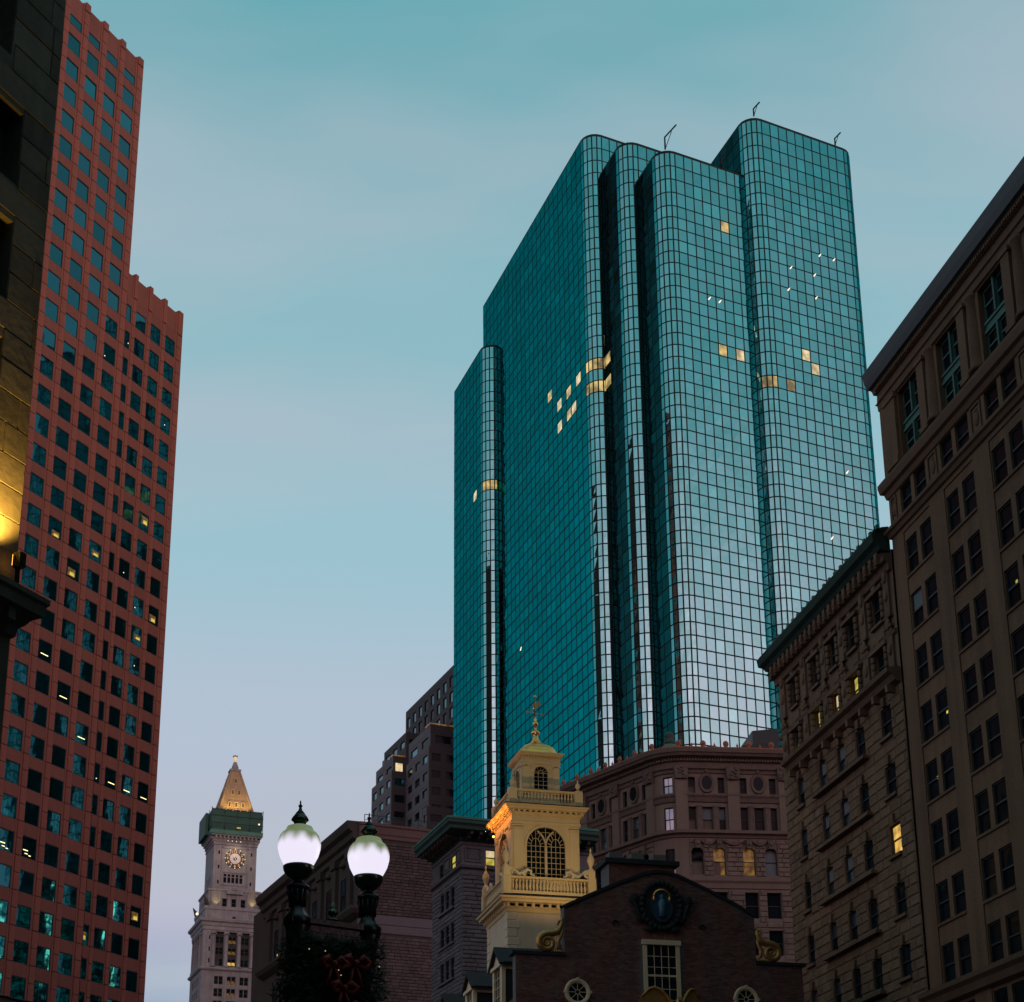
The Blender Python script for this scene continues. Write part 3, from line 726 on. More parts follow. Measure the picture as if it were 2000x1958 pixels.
    for i in range(4): j = (i+1) % 4; p.face((k+i, k+j, k+4+j, k+4+i))
    p.face((k+4, k+5, k+6, k+7)); part(p, 'pyramid_roof', t)
    hip = MB().m(PY)
    for sx, sy in ((-1, -1), (1, -1), (1, 1), (-1, 1)): hip.tube([(c+sx*hb, c+sy*hb, z0), (c+sx*ht, c+sy*ht, z1)], [.4, .22], 6)
    part(hip, 'hip_rib', t)
    def slope(z): return hb+(ht-hb)*(z-z0)/(z1-z0)
    for z, xs in ((117.6, (-1.6, 0, 1.6)), (121.0, (-.75, .75)), (124.2, (0,))):
        for x in xs:
            for rz in (0, -pi/2):
                hh = slope(z)
                b = MB().m(PY); b.box(x-.42, x+.42, -hh-.12, -hh+.9, z-.3, z+1.25); b.m(FRAMED); b.box(x-.2, x+.2, -hh-.15, -hh-.1, z, z+.95)
                part(b, 'dormer', t, (c, c, 0), rz)
    b = MB().m(LIMEST); b.sweep(sq(1.0, c, c), [(0, 127.4), (.35, 127.6), (.35, 127.9), (0, 128.1)], True); b.prismz(sq(.75, c, c), 127.9, 128.6)
    k = len(b.V); b.V += [(x, y, 128.6) for x, y in sq(.75, c, c)]+[(x, y, 130.1) for x, y in sq(.3, c, c)]
    for i in range(4): j = (i+1) % 4; b.face((k+i, k+j, k+4+j, k+4+i))
    b.m(L_PALE); b.prismz(sq(.36, c, c), 130.1, 131.4); b.m(LIMEST); b.prismz(sq(.5, c, c), 131.4, 131.7)
    part(b, 'lantern', t); part(MB().m(L_SPOT).ball((c-8.1, c-4, 90.6), .32), 'work_lamp', t); part(MB().m(FRAMED).tube([(c-6.9, c-4, 90.6), (c-7.9, c-4, 90.6)], .06, 5), 'lamp_arm', t)
    for i in range(4):
        x = -2.7+i*1.75
        part(MB().m(L_ORNG).ball((c+x, c-5.1, 116.25), .16), 'roof_floodlight', t)
    def sp_(loc, tgt, e, col, size=70):
        d = bpy.data.lights.new('flood', 'SPOT'); d.energy = e; d.color = col; d.spot_size = radians(size); d.spot_blend = .8; d.shadow_soft_size = .2
        o = bpy.data.objects.new('flood_lamp', d); COL.objects.link(o); o.parent = t; o.location = loc
        o.rotation_euler = (Vector(loc)-Vector(tgt)).to_track_quat('Z', 'Y').to_euler()
    for x in (-2.7, 0, 2.7): sp_((c+x, c-5.9, 116.4), (c+x*.5, c-3.2, 121), 800, (1, .62, .16), 110)
    for x in (-4.2, 4.3): sp_((c+x, c-7.0, 92.4), (c+x, c-5.7, 94.8), 220, (1, .72, .2), 80)
    sp_((c, c-9, 108.2), (c, c-5, 102), 900, (1, .75, .5), 120)
clock_tower()

# ------------------------------------------------------------------ stepped grey granite tower
def stepped_tower():
    t = thing('stepped_tower', 'stepped grey granite office tower with angled bays behind the brown brick wall', 'office tower', (-22.56, 289.12, 0), az(67))
    FH = 3.25
    def block(x0, x1, y0, y1, ztop, nL, nR, zbot=70, m=BEVST, first=1.4, wh=1.5, nm='block', ww=.62, glassL=GL_B, triple=False):
        rows = []; z = ztop-first
        while z-wh > zbot: rows.append(z); z -= FH
        LL = y1-y0; RL = x1-x0
        hl = []; hr = []
        for z in rows:
            for i in range(nL): p = LL/nL; a = p*i+p*(1-ww)/2; hl.append((a, a+p*ww, z-wh, z))
            for i in range(nR): p = RL/nR; a = p*i+p*(1-ww)/2; hr.append((a, a+p*ww, z-wh, z))
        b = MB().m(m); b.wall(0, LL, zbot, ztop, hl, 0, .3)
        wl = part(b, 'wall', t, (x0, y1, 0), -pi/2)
        b = MB().m(BEVDK if m is BEVST else m); b.wall(0, RL, zbot, ztop, hr, 0, .3)  # right faces in darkened granite: shade put into the colour
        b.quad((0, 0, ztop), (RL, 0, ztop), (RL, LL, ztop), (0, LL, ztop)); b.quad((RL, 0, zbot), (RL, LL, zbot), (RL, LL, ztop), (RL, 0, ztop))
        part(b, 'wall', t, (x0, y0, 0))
        c = MB().m(JOINT); c.box(x0+.3, x1-.3, y0+.3, y1-.3, 0, ztop-.3); part(c, 'core', t)
        g_ = {}
        for (a, b_, z0, z1) in hl:
            sash(t, a, z0, b_-a, z1-z0, .15, (GL_W if rnd.random() < .72 else GL_D, None), -pi/2, (x0, y1), mid=False, ft=.06)
        for (a, b_, z0, z1) in hr:
            sash(t, a, z0, b_-a, z1-z0, .15, (GL_D if rnd.random() < .8 else GL_W, None), 0, (x0, y0), mid=False, ft=.06)
        j = MB().m(JOINT)
        for z in rows: j.sweep([(x0, y1), (x0, y0), (x1, y0)], [(.004, z+.55), (.012, z+.56), (.012, z+.62), (.004, z+.63)])
        part(j, 'panel_joint', t)
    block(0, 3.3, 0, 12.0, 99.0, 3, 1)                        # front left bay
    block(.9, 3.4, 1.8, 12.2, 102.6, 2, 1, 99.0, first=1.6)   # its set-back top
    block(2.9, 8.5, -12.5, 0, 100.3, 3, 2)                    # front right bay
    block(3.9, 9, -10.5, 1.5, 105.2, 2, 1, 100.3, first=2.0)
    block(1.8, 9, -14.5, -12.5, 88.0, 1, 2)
    block(7.4, 11, 13.3, 27, 112.2, 3, 1, 95, BEVDK)
    block(12.2, 20, -26, 27.5, 122.0, 15, 2, 90, BEVDK, first=1.9, wh=2.2, ww=.55)
    # gold trim of the set-back roofs, its shine put in as emission
    b = MB().m(L_DIM); b.sweep([(1.0, 3.0), (1.0, 1.9), (3.3, 1.9)], [(.1, 102.62), (.25, 102.66), (.25, 102.85), (.1, 102.9)])
    b.sweep([(4.0, -8.0), (4.0, -10.4), (8.9, -10.4)], [(.1, 105.22), (.25, 105.26), (.25, 105.45), (.1, 105.5)]); part(b, 'glowing_gold_trim', t)
    part(MB().m(L_PALE).box(1.3, 2.7, 1.55, 1.62, 99.6, 101.2), 'lit_window', t)
    part(MB().m(CURT).box(2.2, 3.2, 11.0, 12.4, 103.0, 105.0), 'roof_unit', t)
    for y, z in ((-3.0, 119.0), (-3.4, 113.2)): part(MB().m(L_WARM).box(12.1, 12.16, y-.7, y+.7, z, z+2.3), 'lit_window', t)
stepped_tower()

# ------------------------------------------------------------------ brown brick building
def brown_building():
    t = thing('brick_building', 'dark brown brick building with a blank side wall behind the twin street lamp', 'building', (-11.57, 117.43, 0), az(66))
    b = MB().m(BROWNST); b.prismz([(0.02, .02), (16, .02), (16, 30), (.02, 30)], 0, 36.4); part(b, 'core', t)
    b = blocks(0, 9, 21.8, 28.6, .245, .62, BRICKB, .0, .04, .035); part(b, 'brick_course', t, kind='stuff')
    b = blocks(0, 9, 30.05, 35.9, .235, .58, BRICKB, .0, .04, .035); part(b, 'brick_course', t, kind='stuff')
    SM = mat('smooth_band_stone', (0.12, 0.095, 0.1), .85, .2, .8, .25, 8, .2)
    b = MB().m(SM); b.rock(0, 9, -.06, .02, 28.62, 29.25, .03); b.rock(0, 9, -.03, .02, 29.29, 30.0, .02); part(b, 'stone_band', t)
    b = MB().m(mat('parapet_brownstone', (0.12, 0.07, 0.06), .85, .2, .8, .25, 8, .3)); b.sweep([(0, 0), (9, 0)], [(0, 35.9), (.06, 35.95), (.06, 36.2), (.12, 36.3), (.12, 36.85), (.2, 36.9), (.2, 37.1), (-.6, 37.1)]); part(b, 'parapet', t)
    # left front: deep cornice, ledge, pilasters
    path = [(0, 26), (0, 0)]
    b = MB().m(BROWNST); b.sweep(path, [(0, 35.2), (.2, 35.3), (.2, 35.7), (.45, 35.85), (.5, 36.3), (.85, 36.5), (.95, 36.95), (.95, 37.12), (-.5, 37.15)]); part(b, 'cornice', t)
    b = MB().m(BROWNST); b.sweep(path+[(0.4, 0)], [(0, 29.6), (.2, 29.7), (.55, 29.9), (.75, 30.2), (.75, 30.4), (0, 30.55)]); part(b, 'ledge', t)
    for i in range(7):
        x = 2.2+3.7*i
        b = MB().m(BROWNST); b.box(x-.45, x+.45, -.25, 0, 30.5, 34.6); b.prism([(x-.6, 34.6), (x+.6, 34.6), (x+.7, 35.2), (x-.7, 35.2)], -.4, 0)
        part(b, 'pilaster', t, (0, 26, 0), -pi/2)
        if i < 6:
            xx = x+1.85
            sash(t, xx-.6, 30.8, 1.2, 2.6, -.06, (L_WARM, L_WARM) if i == 1 and False else (None, None), -pi/2, (0, 26))
            b = MB().m(BROWNST); b.lathe([(.0, 0), (.42, .05), (.3, .3), (0, .45)], 0, 0, 10); part(b, 'rosette', t, (-.02, 26-xx, 34.3))
            sash(t, xx-.6, 25.6, 1.2, 2.8, -.06, (None, None), -pi/2, (0, 26))
    for q in (0, .75): part(MB().m(L_WARM).box(4.6+q, 5.2+q, -.09, -.07, 30.6, 31.15-q*.1), 'lit_window', t, (0, 26, 0), -pi/2)
    b = MB().m(IRON)
    for q in range(8): b.tube([(.6+q*1.1, .5, 37.1), (.6+q*1.1, .5, 37.9)], .03, 5)
    b.tube([(.6, .5, 37.9), (8.3, .5, 37.9)], .03, 5); b.tube([(.6, .5, 37.5), (8.3, .5, 37.5)], .02, 5); part(b, 'roof_railing', t)
brown_building()

# ------------------------------------------------------------------ grey stone building
def grey_building():
    t = thing('stone_building', 'rough grey stone building with a green copper cornice beside the yellow steeple', 'building', (-3.23, 99.95, 0), az(70))
    YL, XR = 6.3, 9.0
    b = MB().m(GREYST); b.box(.5, XR-.2, .5, YL-.2, 0, 31); part(b, 'core', t)
    lh = []
    for z0, z1 in ((26.55, 27.89), (24.22, 25.55), (21.89, 23.23), (19.56, 20.9)):
        for y in (1.5, 2.6, 3.7): lh.append((YL-y-.8, YL-y, z0, z1))
    la = [(YL-2.3, YL-1.3, 28.98, 29.97), (YL-4.75, YL-3.9, 28.98, 29.97)]
    rh = [(1.62, 2.31, 28.98, 30.05), (4.2, 4.9, 28.98, 30.05), (1.6, 2.3, 25.5, 27.2), (4.2, 4.9, 25.5, 27.2)]
    b = MB().m(GREYST); b.wall(0, YL, 0, 31.2, lh+la, 0, .4); part(b, 'wall', t, (0, YL, 0), -pi/2)
    b = MB().m(GREYST); b.wall(0, XR, 0, 31.2, rh, 0, .4); part(b, 'wall', t)
    part(blocks(0, YL, 18.2, 28.6, .27, .75, GREYST, 0, .05, .03, lh, bev=.05), 'stone_course', t, (0, YL, 0), -pi/2, kind='stuff')
    part(blocks(0, XR, 18.2, 28.6, .27, .95, GREYST, 0, .08, .03, rh, bev=.05), 'stone_course', t, kind='stuff')
    for (z0) in (26.4, 24.07, 21.74): part(MB().m(GREYST).box(YL-4.7, YL-1.4, -.18, .02, z0, z0+.14), 'sill', t, (0, YL, 0), -pi/2)
    for h in lh: sash(t, h[0], h[2], .8, h[3]-h[2], .06, (None, None), -pi/2, (0, YL))
    for i, h in enumerate(la): sash(t, h[0], h[2], h[1]-h[0], h[3]-h[2], .06, (L_YEL, L_YEL) if i == 0 else (None, None), -pi/2, (0, YL))
    for i, h in enumerate(rh): sash(t, h[0], h[2], h[1]-h[0], h[3]-h[2], .12, (L_YEL, L_PALE) if i == 0 else (None, None), 0, (0, 0))
    path = [(0, YL), (0, 0), (XR, 0)]
    b = MB().m(GREYST); b.sweep(path, [(0, 28.62), (.22, 28.7), (.28, 28.85), (.1, 28.97), (0, 29)]); b.sweep(path, [(0, 30.2), (.08, 30.25), (.12, 30.4), (.0, 30.45)])
    part(b, 'belt_course', t)
    for (x0, x1, rz, org) in ((.2, 1.32, 0, (0, 0)), (2.7, 3.9, 0, (0, 0)), (YL-1.1, YL-.25, -pi/2, (0, YL)), (YL-3.7, YL-2.5, -pi/2, (0, YL))):
        b = MB().m(GREYST); z0, z1 = 29.12, 30.1
        for q in ((x0, x1, z0, z0+.1), (x0, x1, z1-.1, z1), (x0, x0+.1, z0+.1, z1-.1), (x1-.1, x1, z0+.1, z1-.1)): b.box(q[0], q[1], -.07, .02, q[2], q[3])
        b.box(x0+.2, x1-.2, -.05, .02, z0+.2, z1-.2); part(b, 'carved_panel', t, (*org, 0), rz)
    b = MB().m(COPPERD); b.sweep(path, [(0, 30.45), (.1, 30.5), (.15, 30.8), (1.15, 30.95), (1.2, 31.15), (1.35, 31.3), (1.35, 31.5), (0, 31.75)]); part(b, 'cornice', t)
    y = .2
    md = MB().m(BROWNST).box(-.08, .08, -.9, .02, 0, .22).box(-.08, .08, -.45, .02, -.15, 0).mesh('bracket')
    while y < YL: obj('bracket', md, t, (-.12, y, 30.7), -pi/2); y += .62
    x = .35
    while x < XR: obj('bracket', md, t, (x, -.12, 30.7), 0); x += .62
    b = MB().m(COPPER); b.sweep(path, [(1.3, 31.5), (1.4, 31.52), (1.4, 31.66), (1.0, 31.8), (0, 32.0)]); part(b, 'copper_edge', t)
grey_building()

# ------------------------------------------------------------------ old stone exchange building with a rounded corner
def exchange_building():
    t = thing('corner_building', 'pinkish carved stone building with a rounded corner and terracotta roof cresting', 'building', (12.94, 129.35, 0), az(84))
    th = radians(59); ux, uy = -sin(radians(31)), cos(radians(31))     # direction of the left front going back
    tl = 1.75; r = tl/tan(th/2)
    cx, cy = tl, r
    arc_ = []
    for i in range(9):
        a = -pi/2-th+th*i/8; arc_.append((cx+r*cos(a), cy+r*sin(a)))
    LL, RL = 15.0, 10.6
    path = [(ux*LL, uy*LL)]+arc_+[(RL, 0)]
    RZL = -th
    b = MB().m(STOCKST); b.prismz([(ux*LL+.5, uy*LL+.3)]+[(x+.35*(cx+.0-x)/r*1.0, y+.35*(cy-y)/r) for x, y in arc_]+[(RL, .4), (RL, 14), (0, 16)], 0, 46.2); part(b, 'core', t)
    # openings: right front (X) and left front (distance back from the corner)
    hr, hl, ar, al = [], [], [], []
    for q in (0.0, 4.42):
        hr += [(1.9+q, 2.5+q, 43.05, 44.45), (4.42+q, 5.02+q, 43.05, 44.45)]
        hr += [(1.85+q, 2.5+q, 39.75, 41.85), (3.03+q, 3.9+q, 39.75, 41.85), (4.43+q, 5.0+q, 39.75, 41.85)]
    ar = [(1.93, 2.97), (3.78, 4.82), (6.3, 7.34), (8.15, 9.2)]
    lowr = [(1.9, 3.0, 32.3, 34.5), (3.75, 4.85, 32.3, 34.5), (6.3, 7.45, 32.3, 34.5), (8.15, 9.35, 32.3, 34.5), (6.3, 7.45, 29.2, 31.3), (8.15, 9.35, 29.2, 31.3)]
    for q in (0.0, 4.3, 8.6):
        hl += [(-5.55-q, -5.0-q, 43.05, 44.45), (-3.05-q, -2.5-q, 43.05, 44.45)]
        hl += [(-5.65-q, -5.0-q, 39.75, 41.85), (-4.4-q, -3.55-q, 39.75, 41.85), (-3.0-q, -2.45-q, 39.75, 41.85)]
    al = [(-3.4-q, -2.4-q) for q in (0, 1.9, 4.3, 6.2, 8.6, 10.5)]
    rec = lambda ars: [(a, c, 35.95, 38.35) for a, c in ars]
    b = MB().m(STOCKST); b.wall(tl, RL, 0, 46.3, hr+rec(ar)+lowr, 0, .45)
    for a, c in ar: b.archfill(a, c, 38.35-(c-a)/2, 38.35, 0, .45)
    part(b, 'wall', t)
    b = MB().m(STOCKST); b.wall(-LL, -tl, 0, 46.3, hl+rec(al), 0, .45)
    for a, c in al: b.archfill(a, c, 38.35-(c-a)/2, 38.35, 0, .45)
    part(b, 'wall', t, (0, 0, 0), RZL)
    b = MB().m(STOCKST)
    gap = {(3, 0), (4, 0)}
    for i in range(8):
        (x0, y0), (x1, y1) = arc_[i], arc_[i+1]
        ivs = [(0, 46.3)] if i not in (3, 4) else [(0, 36.0), (38.2, 39.8), (41.8, 43.05), (44.5, 46.3)]
        for z0, z1 in ivs: b.quad((x0, y0, z0), (x1, y1, z0), (x1, y1, z1), (x0, y0, z1))
    part(b, 'corner_wall', t)
    m0 = arc_[4]; ma = -th/2
    for z0, z1, gl in ((39.8, 41.8, (GL_B, GL_B)), (43.05, 44.5, (GL_B, GL_B)), (36.0, 38.2, (GL_B, GL_D))): sash(t, -.45, z0, .9, z1-z0, .18, gl, ma, m0, vbar=1)
    gls = [GL_D, GL_D, GL_D, GL_D, GL_B]
    def pick(z): return (GL_D, GL_D)
    CURTS = {(3.03, 39.75): (CURT, CURT), (4.43, 39.75): (GL_D, CURT)}
    for h in hr+lowr: sash(t, h[0], h[2], h[1]-h[0], h[3]-h[2], .3, CURTS.get((h[0], h[2]), (GL_D, GL_D)), 0, (0, 0))
    for i, h in enumerate(hl):
        gl = (GL_B, GL_B) if (h[2] < 42 and (round(h[1]-h[0], 2) > .8 or (h[0] == -3.0))) else (GL_D, GL_D)
        sash(t, h[0], h[2], h[1]-h[0], h[3]-h[2], .2, gl, RZL, (0, 0))
    glow = [(L_DIM, L_DIM), (L_DIM, L_DIM), (L_WARM, L_DIM), (CURT, CURT)]
    for i, (a, c) in enumerate(ar): sash(t, a, 35.97, c-a, 2.36, .3, [(GL_D, GL_D), (L_DIM, L_DIM), (L_DIM, L_DIM), (CURT, CURT)][i], 0, (0, 0))
    for a, c in al: sash(t, a, 35.97, c-a, 2.36, .3, (GL_B, GL_D) if rnd.random() < .5 else (GL_D, GL_D), RZL, (0, 0))
    # oval windows
    def oval(x, rz):
        n = 20; o_ = MB().m(STOCKTR); k = len(o_.V)
        for ri, yy in ((.44, -.12), (.60, -.16), (.66, 0.0)):
            for i in range(n): a = 2*pi*i/n; o_.V.append((ri*cos(a), yy, ri*1.42*sin(a)))
        for q in range(2):
            for i in range(n): j = (i+1) % n; o_.face((k+q*n+j, k+q*n+i, k+(q+1)*n+i, k+(q+1)*n+j))
        o_.ball((0, -.15, 1.02), .16, .12, .18, 8, 5)
        c_, s_ = cos(rz), sin(rz); yq = -.02
        w = part(o_, 'oval_window', t, (x*c_-yq*s_, x*s_+yq*c_, 43.92), rz)
        g_ = MB().m(GL_D); g_.prism([(.44*cos(2*pi*i/n), .62*sin(2*pi*i/n)) for i in range(n)], -.08, -.05); part(g_, 'pane', w)
    for x in (3.46, 7.88): oval(x, 0)
    for x in (-4.03, -8.33, -12.63): oval(x, RZL)
    # giant pilasters with carved capitals
    def pil(x, rz, w=1.0):
        c_, s_ = cos(rz), sin(rz)
        b = MB().m(STOCKST); b.box(-w/2, w/2, -.22, .02, 39.72, 44.2); b.m(STOCKTR); b.prism([(-w*.5, 44.2), (w*.5, 44.2), (w*.62, 45.3), (-w*.62, 45.3)], -.42, 0)
        for k in range(7): b.ball((rnd.uniform(-w*.4, w*.4), -.42, 44.3+.15*k), .16, .12, .16, 6, 4)
        part(b, 'pilaster', t, (x*c_, x*s_, 0), rz)
    for x in (1.26, 5.7, 10.1): pil(x, 0)
    for x in (-1.9, -6.35, -10.65, -14.6): pil(x, RZL, .9)
    for (a, c, rz) in [(*p, 0) for p in ((2.5, 3.03), (3.9, 4.43), (6.92, 7.45), (8.32, 8.85))]+[(-5.0-q, -4.4-q, RZL) for q in (0, 4.3, 8.6)]+[(-3.55-q, -3.0-q, RZL) for q in (0, 4.3, 8.6)]:
        b = MB().m(STOCKTR); b.box(.08, c-a-.08, -.1, .02, 39.8, 41.8); b.box(0.02, c-a-.02, -.14, .02, 41.8, 41.98); b.box(.02, c-a-.02, -.14, .02, 39.74, 39.9)
        part(b, 'colonnette', t, (a*cos(rz), a*sin(rz), 0), rz)
    b = MB().m(STOCKST); b.sweep(path, [(0, 39.1), (.1, 39.15), (.2, 39.35), (.5, 39.45), (.55, 39.7), (.2, 39.8), (0, 39.8)]); part(b, 'belt_course', t)
    b = MB().m(STOCKTR); b.sweep(path, [(0, 42.2), (.12, 42.25), (.2, 42.55), (.1, 42.6), (.24, 42.8), (.24, 42.95), (0, 43.0)]); part(b, 'belt_course', t)
    b = MB().m(STOCKST); b.sweep(path, [(0, 34.75), (.1, 34.8), (.15, 35.2), (.3, 35.4), (.34, 35.75), (0, 35.85)]); part(b, 'belt_course', t)
    b = MB().m(STOCKTR); b.sweep(path, [(0, 44.75), (.1, 44.8), (.14, 45.05), (.3, 45.15), (.1, 45.2), (.1, 45.75), (.25, 45.8), (.25, 46.0), (.75, 46.15), (.85, 46.35), (.95, 46.4), (1.0, 46.75), (-.3, 46.9)]); part(b, 'cornice', t)
    # dentils and roof cresting follow the curve
    def along(step, s0=0.2):
        res = []; acc = 0; nxt = s0
        for i in range(len(path)-1):
            (x0, y0), (x1, y1) = path[i], path[i+1]; L = hypot(x1-x0, y1-y0)
            while nxt < acc+L:
                f = (nxt-acc)/L; res.append((x0+(x1-x0)*f, y0+(y1-y0)*f, atan2(y1-y0, x1-x0))); nxt += step
            acc += L
        return res
    b = MB().m(STOCKST)
    for x, y, a in along(.24):
        nx, ny = sin(a), -cos(a); ex, ey = cos(a)*.06, sin(a)*.06
        b.prismz([(x-ex, y-ey), (x-ex+nx*.38, y-ey+ny*.38), (x+ex+nx*.38, y+ey+ny*.38), (x+ex, y+ey)], 45.82, 46.02)
    part(b, 'dentil', t, kind='stuff')
    crest = MB().m(TERRA); crest.lathe([(.2, 0), (.22, .12), (.1, .2), (.16, .3)], 0, 0, 8)
    crest.ball((0, 0, .48), .26, .12, .3, 10, 6); crest.ball((0, -.08, .5), .12, .1, .15, 8, 5); cm = crest.mesh('cresting_shell')
    sp_ = MB().m(TERRA); sp_.lathe([(.12, 0), (.13, .1), (.06, .2), (.11, .34), (.03, .5), (0, .62)], 0, 0, 8); sm = sp_.mesh('cresting_spike')
    for i, (x, y, a) in enumerate(along(.98)):
        obj('cresting_spike' if i % 2 else 'cresting_shell', sm if i % 2 else cm, t, (x+sin(a)*.7, y-cos(a)*.7, 46.72), a)
    b = MB().m(TERRA); b.sweep(path, [(.55, 46.72), (.85, 46.74), (.85, 46.9), (.55, 46.92)]); part(b, 'cresting_rail', t)
    # rusticated storeys below
    part(blocks(tl, RL, 35.85, 39.05, .4, .9, STOCKST, 0, .1, .05, rec(ar), bev=.05), 'stone_course', t, kind='stuff')
    part(blocks(-LL, -tl, 35.85, 39.05, .4, .9, STOCKST, 0, .1, .05, rec(al), bev=.05), 'stone_course', t, rz=RZL, kind='stuff')
    part(blocks(tl, RL, 27, 34.7, .45, 1.1, STOCKST, 0, .08, .05, lowr, bev=.05), 'stone_course', t, kind='stuff')
    for (x, rz) in [(a_+.52, 0) for a_, _ in ar]+[(a_+.5, RZL) for a_, _ in al]:
        b = MB().m(STOCKTR); b.prism([(-.18, 38.2), (.18, 38.2), (.26, 39.0), (-.26, 39.0)], -.3, 0); b.ball((0, -.3, 38.6), .16, .12, .2, 8, 5); part(b, 'keystone', t, (x*cos(rz), x*sin(rz), 0), rz)
    # garlands between the keystones
    for x0, x1, rz in [(a_[1]-.3, b_[0]+.3, 0) for a_, b_ in zip(ar, ar[1:])]+[(b_[1]-.3, a_[0]+.3, RZL) for a_, b_ in zip(al, al[1:])]:
        b = MB().m(STOCKTR); n = 8
        b.tube([(x0+(x1-x0)*i/n, -.12, 38.95-.42*sin(pi*i/n)) for i in range(n+1)], [.06+.06*sin(pi*i/n) for i in range(n+1)], 6); part(b, 'carved_garland', t, rz=rz)
    # copper lantern roof and dark penthouse
    b = MB().m(COPPER); b.lathe([(3.4, 47.0), (3.0, 47.6), (1.4, 48.3), (.75, 48.9), (.5, 49.2)], 1.6, 5.5, 12); b.m(COPPERD); b.lathe([(.5, 49.2), (.55, 49.5), (.3, 49.8), (.5, 50.0), (.2, 50.4), (0, 50.5)], 1.6, 5.5, 10)
    part(b, 'copper_roof', t)
    b = MB().m(FRAMED)
    b.prismz([(7.6, 3.4), (10.6, 2.2), (10.6, 9), (7.6, 9)], 46.5, 48.6); b.prismz([(8.5, 3.2), (10.6, 2.4), (10.6, 9), (8.5, 9)], 48.6, 49.9)
    for k in range(9): b.box(7.65+.3*k, 7.71+.3*k, 3.3-.12*k, 3.5-.12*k, 46.6, 48.6)
    part(b, 'penthouse', t)
exchange_building()

